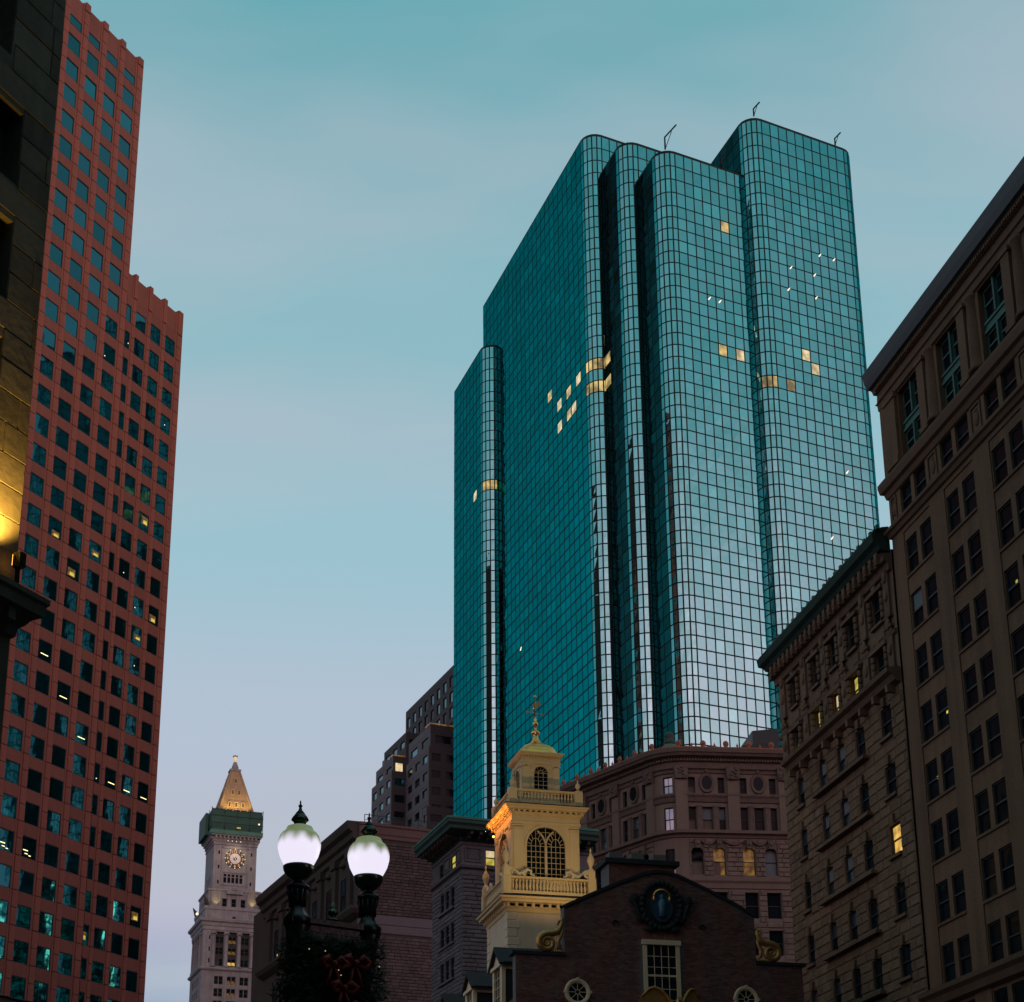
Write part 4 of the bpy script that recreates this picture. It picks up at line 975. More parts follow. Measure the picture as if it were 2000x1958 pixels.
# ------------------------------------------------------------------ right side of the street
def street_pt(s): return (29.398+sin(radians(-11.5))*s, 5.981+cos(radians(-11.5))*s)
def sandstone_building():
    t = thing('sandstone_building', 'brown rusticated sandstone building with mossy green cornice, right of the glass tower', 'building', (*street_pt(76.0), 0), az(168.5))
    L = 14.5
    cols = [(1.8, 2.65), (4.7, 5.55), (7.0, 7.9), (9.25, 10.25), (12.1, 13.2)]
    rows = [(31.3, 32.75), (28.6, 30.0)]+[(27.3-2.72*k-1.4, 27.3-2.72*k) for k in range(7)]
    holes = [(a, b, z0, z1) for a, b in cols for z0, z1 in rows]
    b = MB().m(RUST); b.wall(0, L, 0, 34.2, holes, 0, .3); part(b, 'wall', t)
    b = MB().m(RUST); b.quad((0, 10, 0), (0, 0, 0), (0, 0, 34.2), (0, 10, 34.2)); b.quad((0, 0, 34.2), (L, 0, 34.2), (L, 10, 34.2), (0, 10, 34.2)); b.box(.3, L-.2, .31, 10, 0, 34); part(b, 'core', t)
    part(blocks(0, L, 10.55, 28.05, .455, 1.05, RUST, 0, .05, .05, holes, individual=lambda x, z: x > 4.0 and z > 13, parent=t, name='stone_block', bev=.05), 'stone_course', t, kind='stuff')
    special = {(3, 1): (L_YEL, L_YEL), (2, 1): (L_YEL, L_PALE), (1, 1): (L_YEL, L_YEL), (0, 1): (L_YEL, GL_B), (4, 4): (L_WARM, L_WARM)}
    for i, (a, b_) in enumerate(cols):
        for j, (z0, z1) in enumerate(rows):
            gl = special.get((i, j))
            if gl is None:
                q = rnd.random()
                gl = (GL_B, CURT) if i in (1, 2) and j in (2, 3, 4) else (GL_D, GL_B) if i in (0, 1, 2) and q < .55 else (GL_D, GL_D)
            sash(t, a+.03, z0+.03, b_-a-.06, z1-z0-.06, .08, gl, 0, (0, 0), ft=.05, frame=FRAMED)
            c_ = MB().m(RUSTT); c_.box(a-.08, b_+.08, -.16, .02, z0-.14, z0); part(c_, 'sill', t)
            c_ = MB().m(RUSTT); c_.prism([((a+b_)/2-.14, z1), ((a+b_)/2+.14, z1), ((a+b_)/2+.2, z1+.42), ((a+b_)/2-.2, z1+.42)], -.17, .02); part(c_, 'keystone', t)
            if j < 2:
                for xx in (a-.24, b_+.04):
                    c_ = MB().m(RUSTT)
                    for k in range(4): c_.lathe([(.12, z0+.02+k*.34), (.13, z0+.1+k*.34), (.13, z0+.28+k*.34), (.1, z0+.33+k*.34)], xx+.1, -.08, 8)
                    part(c_, 'half_column', t)
                c_ = MB().m(RUSTT); c_.box(a-.35, b_+.35, -.22, .02, z1+.02, z1+.2); part(c_, 'lintel', t)
    for j in range(2, 9):
        z0 = rows[j][0]; c_ = MB().m(RUSTT); c_.box(4.3, 10.6, -.34, .02, z0-.3, z0-.15); part(c_, 'ledge', t)
    # carved piers, roundels and panels of the top storeys
    for x in (.7, 3.65, 6.28, 8.58, 11.2, 13.85):
        c_ = MB().m(RUSTT)
        for z0, z1 in ((28.6, 30.6), (31.1, 33.3)): c_.box(x-.28, x+.28, -.12, .02, z0, z1); c_.box(x-.36, x+.36, -.18, .02, z1, z1+.14); c_.box(x-.36, x+.36, -.18, .02, z0-.02, z0+.1)
        part(c_, 'carved_pier', t)
        for z in (29.6, 30.8, 32.2, 33.1):
            c_ = MB().m(RUST); c_.ball((x, -.14, z), .2, .1, .3, 10, 6); part(c_, 'roundel', t)
    for a, b_ in cols:
        c_ = MB().m(RUSTT); c_.rock(a-.1, b_+.1, -.09, .02, 30.45, 30.95, .04); part(c_, 'carved_panel', t)
    path = [(0, 9), (0, 0), (L-.05, 0)]
    c_ = MB().m(RUSTT); c_.sweep(path, [(0, 30.15), (.12, 30.2), (.18, 30.34), (0, 30.4)]); part(c_, 'string_course', t)
    c_ = MB().m(RUSTT); c_.sweep([(1.2, 0), (L-.05, 0)], [(0, 27.85), (.3, 27.95), (.4, 28.2), (.62, 28.3), (.66, 28.5), (0, 28.56)]); part(c_, 'balcony_ledge', t)
    for i in range(9): part(MB().m(RUSTT).prism([(0, 0), (.22, 0), (.22, .35), (0, .35)], -.45, 0), 'bracket', t, (1.7+1.5*i, 0, 27.55))
    c_ = MB().m(RUSTT); c_.sweep(path, [(0, 33.2), (.15, 33.25), (.2, 33.6), (.38, 33.65), (.4, 33.9), (.5, 34.0), (0, 34.05)]); part(c_, 'frieze', t)
    c_ = MB().m(mat('mossy_dark_copper', (.012, .028, .02), .85, .5, 1.2, .4, 5, .5)); c_.sweep(path, [(0, 34.1), (.5, 34.2), (.6, 34.4), (.8, 34.55), (.85, 34.95), (.7, 35.15), (.3, 35.3), (0, 35.35)]); part(c_, 'cornice', t)
    br = MB().m(RUSTT).prism([(-.12, 0), (.12, 0), (.15, .55), (-.15, .55)], -.55, 0).ball((0, -.5, .25), .15, .12, .2, 8, 5).mesh('modillion')
    x = .3
    while x < L-.2: obj('modillion', br, t, (x, 0, 33.62)); x += .62
    y = .3
    while y < 8: obj('modillion', br, t, (0, y, 33.62), -pi/2); y += .62
    x = .5
    ant = MB().m(COPPER).box(-.1, .1, -.06, .06, 0, .2).mesh('antefix')
    while x < L: obj('antefix', ant, t, (x, -.6, 35.12)); x += .7
sandstone_building()

def tan_building():
    t = thing('limestone_building', 'tall tan limestone office building with a column-lined top storey at the right edge', 'building', (*street_pt(61.3), 0), az(168.5))
    L = 60.0; P = 3.97
    bays = [1.15+P*i for i in range(5)]
    rows = [(33.9-2.605*k-1.68, 33.9-2.605*k) for k in range(9)]
    # bay openings are shallow recesses holding two windows and a mullion pier
    rec = [(x, x+2.62, rows[-1][0]-.0, 34.35) for x in bays]
    b = MB().m(TANST); b.wall(0, L, 0, 34.7, rec, 0, .05); part(b, 'wall', t)
    for x in bays:
        holes = []
        for z0, z1 in rows: holes += [(x+.06, x+1.12, z0, z1), (x+1.48, x+2.56, z0, z1)]
        b = MB().m(TANST); b.wall(x, x+2.62, rows[-1][0], 34.35, holes, .05, .2); part(b, 'bay_wall', t)
        for (a, b_, z0, z1) in holes:
            gl = (GL_D, GL_D) if rnd.random() < .95 else (GL_D, CURT)
            sash(t, a, z0, b_-a, z1-z0, .12, gl, 0, (0, 0), ft=.06)
        for z0, z1 in rows: part(MB().m(TANTR).box(x+.02, x+2.6, -.02, .06, z0-.12, z0-.01), 'sill', t)
    for (x, z) in ((bays[0]+.85, 22.6), (bays[0]+2.2, 25.0), (bays[2]+.7, 27.9)): part(MB().m(L_YEL).box(x, x+.14, .125, .135, z, z+.12), 'desk_lamp', t)
    b = MB().m(TANST); b.box(.45, L, .6, 14, 0, 42); b.quad((0, 14, 0), (0, 0, 0), (0, 0, 41.5), (0, 14, 41.5)); part(b, 'core', t)
    path = [(0, 12), (0, 0), (L, 0)]
    def sw(name, prof, m=TANTR): part(MB().m(m).sweep(path, prof), name, t)
    sw('belt_course', [(0, 13.2), (.2, 13.3), (.25, 13.6), (.4, 13.75), (.4, 13.95), (0, 14.05)])
    sw('belt_course', [(0, 34.55), (.1, 34.6), (.16, 34.78), (.26, 34.85), (.26, 35.0), (0, 35.06)])
    # small-window storey
    hs = []
    for x in bays: hs += [(x+.02, x+1.1, 35.1, 36.5), (x+1.42, x+2.55, 35.1, 36.5)]
    b = MB().m(TANST); b.wall(0, L, 34.7, 37.0, hs, 0, .4); part(b, 'attic_wall', t)
    for h in hs: sash(t, h[0], h[2], h[1]-h[0], h[3]-h[2], .1, (GL_D, GL_D), 0, (0, 0))
    for x in bays+[-2.82]:
        if x+2.9 < L:
            c_ = MB().m(TANTR); x0, x1 = x+2.85, x+3.7
            if x < 0: x0, x1 = .25, .8
            for q in ((x0, x1, 35.2, 35.3), (x0, x1, 36.35, 36.45), (x0, x0+.09, 35.3, 36.35), (x1-.09, x1, 35.3, 36.35)): c_.box(q[0], q[1], -.06, .02, q[2], q[3])
            c_.ball(((x0+x1)/2, 0, 35.8), .22, .07, .35, 10, 6); c_.ball(((x0+x1)/2, 0, 36.15), .12, .07, .12, 8, 5); part(c_, 'carved_panel', t)
    sw('ledge', [(0, 36.5), (.08, 36.55), (.14, 36.8), (.28, 36.88), (.34, 37.2), (.34, 37.35), (.2, 37.5), (0, 37.6)])
    # colonnade storey
    op = [(1.75+3.85*i, 3.85+3.85*i) for i in range(5)]
    b = MB().m(TANST); b.wall(0, L, 37.5, 41.6, [(a, c, 37.75, 41.0) for a, c in op], 0, .34); part(b, 'colonnade_wall', t)
    for a, c in op:
        w = c-a
        for k in range(2):
            for (z0, z1) in ((37.8, 38.95), (39.5, 40.95)):
                sash(t, a+.04+k*w/2, z0, w/2-.08, z1-z0, .24, (GL_D, GL_D), 0, (0, 0), frame=FRAMEG, ft=.06)
        c_ = MB().m(FRAMEG); c_.box(a+.02, c-.02, .14, .33, 38.98, 39.12); c_.box(a+.02, c-.02, .2, .33, 39.12, 39.36); c_.box(a+.02, c-.02, .14, .33, 39.36, 39.48); part(c_, 'spandrel', t)
        c_ = MB().m(FRAMEG); c_.box(a+w/2-.06, a+w/2+.06, .1, .3, 37.78, 38.97); c_.box(a+w/2-.06, a+w/2+.06, .1, .3, 39.49, 41.0); part(c_, 'mullion', t)
    for i in range(5):
        a = 3.85+3.85*i; x = a+.95
        c_ = MB().m(TANST); c_.lathe([(.46, 37.62), (.46, 37.75), (.4, 37.85), (.38, 38.2), (.36, 39.8), (.32, 40.85), (.4, 40.95), (.42, 41.1)], 0, 0, 14); part(c_, 'column', t, (x+.25, .12, 0))
        c_ = MB().m(TANST); c_.box(0, .62, -.16, .02, 37.62, 41.05); c_.box(-.06, .68, -.22, .02, 40.9, 41.1); c_.box(-.06, .68, -.22, .02, 37.6, 37.85); part(c_, 'pilaster', t, (a+.12, 0, 0))
    c_ = MB().m(TANST); c_.box(.6, 1.65, -.16, .02, 37.6, 41.05); c_.box(.55, 1.7, -.22, .02, 40.85, 41.1); c_.box(.55, 1.7, -.22, .02, 37.6, 37.9); part(c_, 'pilaster', t)
    c_ = MB().m(TANST); c_.box(.02, .5, -.1, .02, 37.6, 41.05); part(c_, 'pilaster', t)
    sw('entablature', [(0, 41.05), (.1, 41.1), (.12, 41.4), (.2, 41.45), (.12, 41.5), (.1, 41.95), (.22, 42.0), (.26, 42.2), (.3, 42.25)])
    sw('cornice', [(.12, 42.2), (.42, 42.35), (.5, 42.7), (.56, 43.2), (.3, 43.35), (-.4, 43.35)], mat('dark_lead_cornice', (.05, .05, .055), .5, .2, 1, .2, 8, .2, metal=.3))
    dn = MB().m(TANST); x = .1
    while x < L: dn.box(x, x+.09, -.31, -.2, 42.02, 42.16); x += .17
    part(dn, 'dentil', t, kind='stuff')
tan_building()

# ------------------------------------------------------------------ old brick hall with a stepped gable
def brick_hall():
    t = thing('brick_hall', 'dark red brick hall with stepped gable, gilded scrolls and two round windows', 'building', (5.945, 63.723, 0), az(75.7))
    HW = 6.05; D = 32.0
    gab = [(-4.05, 14.95), (-4.05, 16.93), (-3.2, 17.35), (-1.9, 17.95), (-.7, 18.45), (-.15, 18.58), (.25, 18.58), (.8, 18.45), (2.0, 17.95), (3.3, 17.35), (4.05, 16.93), (4.05, 14.95)]
    def roofz(x):
        if abs(x) > 4.05: return 14.95
        pts = gab[1:-1]
        for (x0, z0), (x1, z1) in zip(pts, pts[1:]):
            if x0 <= x <= x1: return z0+(z1-z0)*(x-x0)/(x1-x0) if x1 > x0 else z0
        return 16.93
    b = MB().m(MORTAR); b.prism([(-HW, 0), (HW, 0), (HW, 14.95)]+[p for p in reversed(gab)]+[(-HW, 14.95)], .0, .45)
    part(b, 'gable_wall', t)
    # bricks: one course is 8 cm
    bk = MB().m(BRICK); z = 11.6; r = 0; ch = .082; bw = .232; n = 0
    arcs = [(-3.55, 13.53, .80), (3.52, 13.50, .80)]
    while z < 18.5:
        lim = [(-HW, HW)] if z+ch < 14.9 else [(-4.03, 4.03)]
        for (a, c) in lim:
            x = a-(bw/2 if r % 2 else 0)
            while x < c-.03:
                x0, x1 = max(x, a), min(x+bw, c); x += bw
                if z+ch > min(roofz(x0), roofz(x1))-.06 and z > 15: continue
                m = (x0+x1)/2
                if -.98 < m < .90 and z < 16.1: continue
                if any(hypot(m-ax, z+ch/2-az_) < rr for ax, az_, rr in arcs): continue
                bk.a = rnd.uniform(-.5, .5)
                d = rnd.uniform(.008, .025)
                k = len(bk.V); g_ = .012
                bk.V += [(x0+g_, -d, z+g_), (x1-g_, -d, z+g_), (x1-g_, -d, z+ch-g_), (x0+g_, -d, z+ch-g_), (x0+g_, .01, z+g_), (x1-g_, .01, z+g_), (x1-g_, .01, z+ch-g_), (x0+g_, .01, z+ch-g_)]
                for f in ((0, 1, 2, 3), (0, 4, 5, 1), (1, 5, 6, 2), (2, 6, 7, 3), (3, 7, 4, 0)): bk.face([k+i for i in f])
        z += ch; r += 1
    # brick rings round the oculi and the flat arch over the window
    for ax, az_, rr in arcs:
        for i in range(40):
            a = 2*pi*i/40; bk.a = rnd.uniform(-.5, .3); ca, sa = cos(a), sin(a); k = len(bk.V)
            for yy in (-.03, .01):
                for rad, of in ((.55, -.036), (.79, -.05), (.79, .05), (.55, .036)): bk.V.append((ax+rad*ca-of*sa, yy, az_+rad*sa+of*ca))
            for f in ((0, 1, 2, 3), (0, 4, 5, 1), (1, 5, 6, 2), (2, 6, 7, 3), (3, 7, 4, 0)): bk.face([k+i_ for i_ in f])
    for i in range(22):
        x = -.97+i*.085; bk.a = rnd.uniform(-.2, .6); s_ = (i-11)*.006; k = len(bk.V)
        for yy in (-.025, .01): bk.V += [(x, yy, 15.78), (x+.076, yy, 15.78), (x+.076+s_, yy, 16.12), (x+s_, yy, 16.12)]
        for f in ((0, 1, 2, 3), (0, 4, 5, 1), (1, 5, 6, 2), (2, 6, 7, 3), (3, 7, 4, 0)): bk.face([k+i_ for i_ in f])
    bk.a = 0.0
    part(bk, 'brick', t, kind='stuff')
    # gable copings and the flat shoulders
    c_ = MB().m(SLATE); pts = gab[1:-1]
    k = len(c_.V)
    for (x, z) in pts: c_.V += [(x, -.1, z-.03), (x, .5, z-.03), (x, .5, z+.1), (x, -.1, z+.1)]
    for i in range(len(pts)-1):
        for q in range(4): j = (q+1) % 4; c_.face((k+i*4+q, k+i*4+j, k+(i+1)*4+j, k+(i+1)*4+q))
    part(c_, 'gable_coping', t)
    for sx in (-1, 1): part(MB().m(SLATE).box(min(sx*4.02, sx*6.2), max(sx*4.02, sx*6.2), -.1, .55, 14.95, 15.08), 'shoulder_coping', t)
    # body and roof
    b = MB().m(BRICK); b.box(-HW+.05, HW-.05, .46, D, 0, 13.3); part(b, 'side_wall', t)
    b = MB().m(SLATE)
    sec = [(-HW+.1, 13.3), (HW-.1, 13.3), (4.0, 15.6), (.3, 17.6), (-.3, 17.6), (-4.0, 15.6)]
    b.prism(sec, .46, D); part(b, 'roof', t)
    # chimney
    b = blocks(-1.42, 1.5, 0, 2.0, .09, .26, BRICK, 0, .014, .008, bev=.003, jit=.0); b.m(MORTAR); b.box(-1.42, 1.5, .002, 1.1, -1.5, 2.0); b.m(SLATE); b.box(-1.6, 1.68, -.16, 1.3, 2.0, 2.2)
    for q in (-1.02, -.05, .92): b.m(MORTAR); b.box(q-.28, q+.28, .2, .8, 2.2, 2.55)
    part(b, 'chimney', t, (0, 2.2, 17.5), kind='stuff')
    # tall window
    w = MB().m(WHITEP); x0, x1, z0, z1 = -.80, .74, 11.0, 15.76
    w.box(x0, x0+.16, -.09, .03, z0, z1-.2); w.box(x1-.16, x1, -.09, .03, z0, z1-.2); w.box(x0-.05, x1+.05, -.14, .03, z1-.2, z1); w.box(x0+.16, x1-.16, -.04, .03, 14.28, 14.36)
    for i in range(1, 4): xx = x0+.16+(x1-x0-.32)*i/4; w.box(xx-.012, xx+.012, -.045, .02, z0, z1-.2)
    zz_ = z1-.2-.46
    while zz_ > z0:
        if abs(zz_-14.3) > .1: w.box(x0+.16, x1-.16, -.045, .02, zz_-.012, zz_+.012)
        zz_ -= .44
    wo_ = part(w, 'window', t)
    for i in range(4):
        for j in range(10):
            a = x0+.16+(x1-x0-.32)*i/4; z = z1-.2-.45*(j+1)
            obj('pane', cached('oshp', lambda: MB().m(GL_D).box(.013, .292, -.02, -.01, .013, .437).mesh('pane')), wo_, (a, 0, z), 0, (radians(rnd.uniform(-1, 1)), 0, radians(rnd.uniform(-1, 1))))
    # round windows
    for ax, az_, _ in arcs:
        w = MB().m(WHITEP); n = 28; k = len(w.V); prof = [(.36, -.02), (.37, -.06), (.42, -.09), (.49, -.10), (.53, -.06), (.55, 0)]
        for rr, yy in prof:
            for i in range(n): a = 2*pi*i/n; w.V.append((rr*cos(a), yy, rr*sin(a)))
        for q in range(len(prof)-1):
            for i in range(n): j = (i+1) % n; w.face((k+q*n+j, k+q*n+i, k+(q+1)*n+i, k+(q+1)*n+j))
        for i in range(8):
            a = pi*i/4; ca, sa = cos(a), sin(a); h_ = .012
            k = len(w.V)
            for yy in (-.045, -.01):
                for rad, of in ((.09, -h_), (.37, -h_), (.37, h_), (.09, h_)): w.V.append((rad*ca-of*sa, yy, rad*sa+of*ca))
            for f in ((0, 1, 2, 3), (0, 4, 5, 1), (1, 5, 6, 2), (2, 6, 7, 3), (3, 7, 4, 0)): w.face([k+i_ for i_ in f])
        w.tube([(.09*cos(2*pi*i/16), -.03, .09*sin(2*pi*i/16)) for i in range(17)], .014, 5)
        for s_ in (0, pi/2, pi, 3*pi/2): w.box(.52*cos(s_)-.05, .52*cos(s_)+.05, -.11, 0, .52*sin(s_)-.05, .52*sin(s_)+.05)
        o = part(w, 'round_window', t, (ax, 0, az_))
        part(MB().m(GL_D).prism([(.37*cos(2*pi*i/n), .37*sin(2*pi*i/n)) for i in range(n)], -.02, .0), 'pane', o)
    # painted oval in a dark carved frame
    f = MB().m(SLATE); n = 32
    f.prism([(1.0*cos(2*pi*i/n)*(1+.08*cos(8*pi*i/n)), 1.02*sin(2*pi*i/n)*(1+.05*cos(12*pi*i/n))) for i in range(n)], -.12, .02)
    for i in range(26):
        a = 2*pi*i/26; f.ball((.82*cos(a), -.14, .95*sin(a)), .13, .1, .13, 8, 5)
    for sx in (-1, 1):
        f.tube([(sx*(.7+.5*q/10)*1.0, -.14, -.3-.35*sin(q*.5)) for q in range(11)], .09, 6); f.ball((sx*1.15, -.12, .25), .2, .1, .25, 8, 6); f.ball((sx*.55, -.12, -.98), .22, .1, .14, 8, 6)
    o = part(f, 'oval_frame', t, (0.0, -.02, 17.17))
    ov = MB().m(BLUEP); ov.prism([(.43*cos(2*pi*i/n), .68*sin(2*pi*i/n)) for i in range(n)], -.22, -.1); part(ov, 'oval_panel', o)
    ov = MB().m(BROWNST); ov.tube([(.45*cos(2*pi*i/n), -.21, .70*sin(2*pi*i/n)) for i in range(n+1)], .025, 6); part(ov, 'gilt_rim', o)
    ov = MB().m(GOLD); ov.tube([(.33*cos(pi*i/14), -.25, .36+.26*sin(pi*i/14)) for i in range(15)], .05, 6); ov.ball((.33, -.25, .26), .06, .04, .14, 6, 5); ov.ball((-.33, -.25, .26), .06, .04, .14, 6, 5); part(ov, 'gilt_ribbon', o)
    fg = MB().m(BLUEL); fg.lathe([(0, -.5), (.16, -.48), (.13, -.2), (.17, .05), (.12, .2), (.05, .25), (.09, .33), (.07, .42), (0, .45)], 0, -.22, 10); part(fg, 'painted_figure', o)
    # gilded scrolls on the shoulders
    def scroll(sx):
        s_ = MB().m(GOLDD)
        def spiral(cx, cz, r0, r1, a0, turns, n=34, w0=.15, w1=.06):
            pts = []; rs = []
            for i in range(n+1):
                f_ = i/n; a = a0+turns*2*pi*f_; rr = r0+(r1-r0)*f_
                pts.append((cx+rr*cos(a), -.06, cz+rr*sin(a))); rs.append(w0+(w1-w0)*f_)
            return pts, rs
        p1, r1 = spiral(.68, .40, .36, .06, radians(95), -1.9)
        neck = [(.06, -.06, 1.30), (.10, -.06, 1.12), (.16, -.06, .96), (.26, -.06, .84), (.42, -.06, .79)]
        s_.tube(neck+p1, [.07, .1, .12, .14, .15]+r1, 8)
        p2, r2 = spiral(.13, 1.22, .13, .03, radians(200), 1.4, 18, .055, .03); s_.tube(p2, r2, 7)
        s_.tube([(.05, -.06, .95), (.10, -.06, .7), (.22, -.06, .5), (.2, -.06, .25), (.06, -.06, .06)], [.05, .08, .1, .08, .05], 7)
        for i in range(7): s_.ball((.1+.09*i, -.07, .06), .07, .06, .07, 7, 5)
        s_.ball((.68, -.06, .40), .09, .07, .09, 8, 6); s_.ball((.04, -.06, 1.38), .06, .05, .09, 7, 5)
        if sx < 0: s_.V = [(-x, y, z) for x, y, z in s_.V]; s_.F = [tuple(reversed(f_)) for f_ in s_.F]
        o = part(s_, 'gilded_scroll', t, (sx*4.07, .1, 15.08))
        o['label'] = 'gilded scroll ornament on the ' + ('right' if sx > 0 else 'left') + ' shoulder of the gable'
    scroll(1); scroll(-1)
    for x in (-1.93, 1.77):   # iron wall anchors
        a = MB().m(IRON); a.tube([(.12*cos(q*.5), -.05, .18*sin(q*.5)+(.1 if q > 6 else -.05)) for q in range(10)], .035, 6); part(a, 'wall_anchor', t, (x, 0, 16.37))
    # dormers along the left roof slope
    for i in range(4):
        y = 2.35+5.1*i
        d = MB().m(SLATE)
        d.prism([(-1.05, 1.62), (0, 2.42), (1.05, 1.62), (1.0, 1.5), (0, 2.26), (-1.0, 1.5)][::-1], -.16, 2.6)
        d.box(-.75, .75, .12, 2.5, .02, 1.6)
        o = part(d, 'dormer', t, (-HW-.15, y, 13.3), -pi/2)
        f = MB().m(WHITEP); f.box(-.78, -.52, -.02, .14, 0, 1.5); f.box(.52, .78, -.02, .14, 0, 1.5); f.box(-.9, .9, -.1, .14, 1.5, 1.64); f.prism([(-.92, 1.64), (.92, 1.64), (0, 2.34)], .0, .14)
        f.prism([(-1.05, 1.60), (-.88, 1.60), (0, 2.26), (0, 2.42)], -.14, .0); f.prism([(1.05, 1.60), (0, 2.42), (0, 2.26), (.88, 1.60)], -.14, .0)
        for q in range(1, 3): f.box(-.52+.347*q-.015, -.52+.347*q+.015, .02, .08, 0, 1.5)
        for q in range(1, 4): f.box(-.52, .52, .02, .08, .37*q-.012, .37*q+.012)
        f.box(-.78, -.74, .14, 2.0, 1.38, 1.56); f.box(.74, .78, .14, 2.0, 1.38, 1.56)
        part(f, 'dormer_front', o)
        part(MB().m(GL_D).box(-.52, .52, .06, .075, 0, 1.5), 'pane', o)
brick_hall()

# ------------------------------------------------------------------ gilded eagle in front of the window
def eagle():
    t = thing('eagle_statue', 'gilded eagle statue with raised wings in front of the brick gable window', 'statue', (5.945, 63.723, 0), az(75.7))
    cx, cy, cz = .36, -.75, 12.2
    p = MB().m(SLATE); p.box(cx-.4, cx+.4, cy-.3, .02, 11.0, 11.25); p.box(cx-.25, cx+.25, cy-.2, .02, 10.3, 11.0); part(p, 'bracket', t)
    b = MB().m(GOLDD)
    b.tube([(cx, cy+.05, cz-.75), (cx, cy, cz-.35), (cx, cy, cz+.1), (cx, cy-.02, cz+.55), (cx, cy-.05, cz+.85), (cx, cy-.1, cz+1.02), (cx+.0, cy-.2, cz+1.07)], [.1, .24, .32, .26, .15, .14, .05], 10)
    b.tube([(cx, cy-.18, cz+1.04), (cx, cy-.32, cz+1.0), (cx, cy-.37, cz+.9)], [.06, .04, .008], 6)
    for s_ in (-1, 1): b.ball((cx+s_*.09, cy-.2, cz+1.07), .025); b.tube([(cx+s_*.14, cy, cz-.4), (cx+s_*.17, cy-.05, cz-.8), (cx+s_*.17, cy-.12, cz-.94)], [.12, .06, .05], 7)
    part(b, 'body', t)
    for s_, tipx, shoulder in ((-1, -1.42, 1.52), (1, .95, 1.5)):
        w = MB().m(GOLDD)
        # leading edge arcs up and out; feathers hang from it
        edge = []
        for q in range(13):
            f_ = q/12; x = cx+s_*.12+(tipx-s_*.12)*f_*1.0; z = cz+.72+sin(min(1, f_*1.25)*pi*.62)*(shoulder-.72)-(.28 if f_ > .8 else 0)*((f_-.8)/.2)
            edge.append((x, cy+.06+.12*f_, z))
        w.tube(edge, [.09-.05*q/12 for q in range(13)], 7)
        for q in range(24):
            f_ = q/23; i = min(11, int(f_*12)); e0 = Vector(edge[i]); e1 = Vector(edge[i+1]); p0 = e0.lerp(e1, f_*12-i if f_ < 1 else 1)
            ln = .55+.35*sin(f_*pi); dx = s_*(.05+.35*f_)*ln; w_ = .055
            a, c_ = (p0.x, p0.y+.03, p0.z), (p0.x+dx, p0.y+.07, p0.z-ln)
            k = len(w.V); w.V += [(a[0]-w_, a[1], a[2]), (a[0]+w_, a[1], a[2]), (c_[0]+w_*.9, c_[1], c_[2]), (c_[0], c_[1], c_[2]-.08), (c_[0]-w_*.9, c_[1], c_[2])]
            w.V += [(x_, y_+.025, z_) for x_, y_, z_ in w.V[k:k+5]]
            w.face(range(k, k+5)); w.face(reversed(range(k+5, k+10)))
            for q_ in range(5): j = (q_+1) % 5; w.face((k+q_, k+5+q_, k+5+j, k+j))
        part(w, 'wing', t)
eagle()

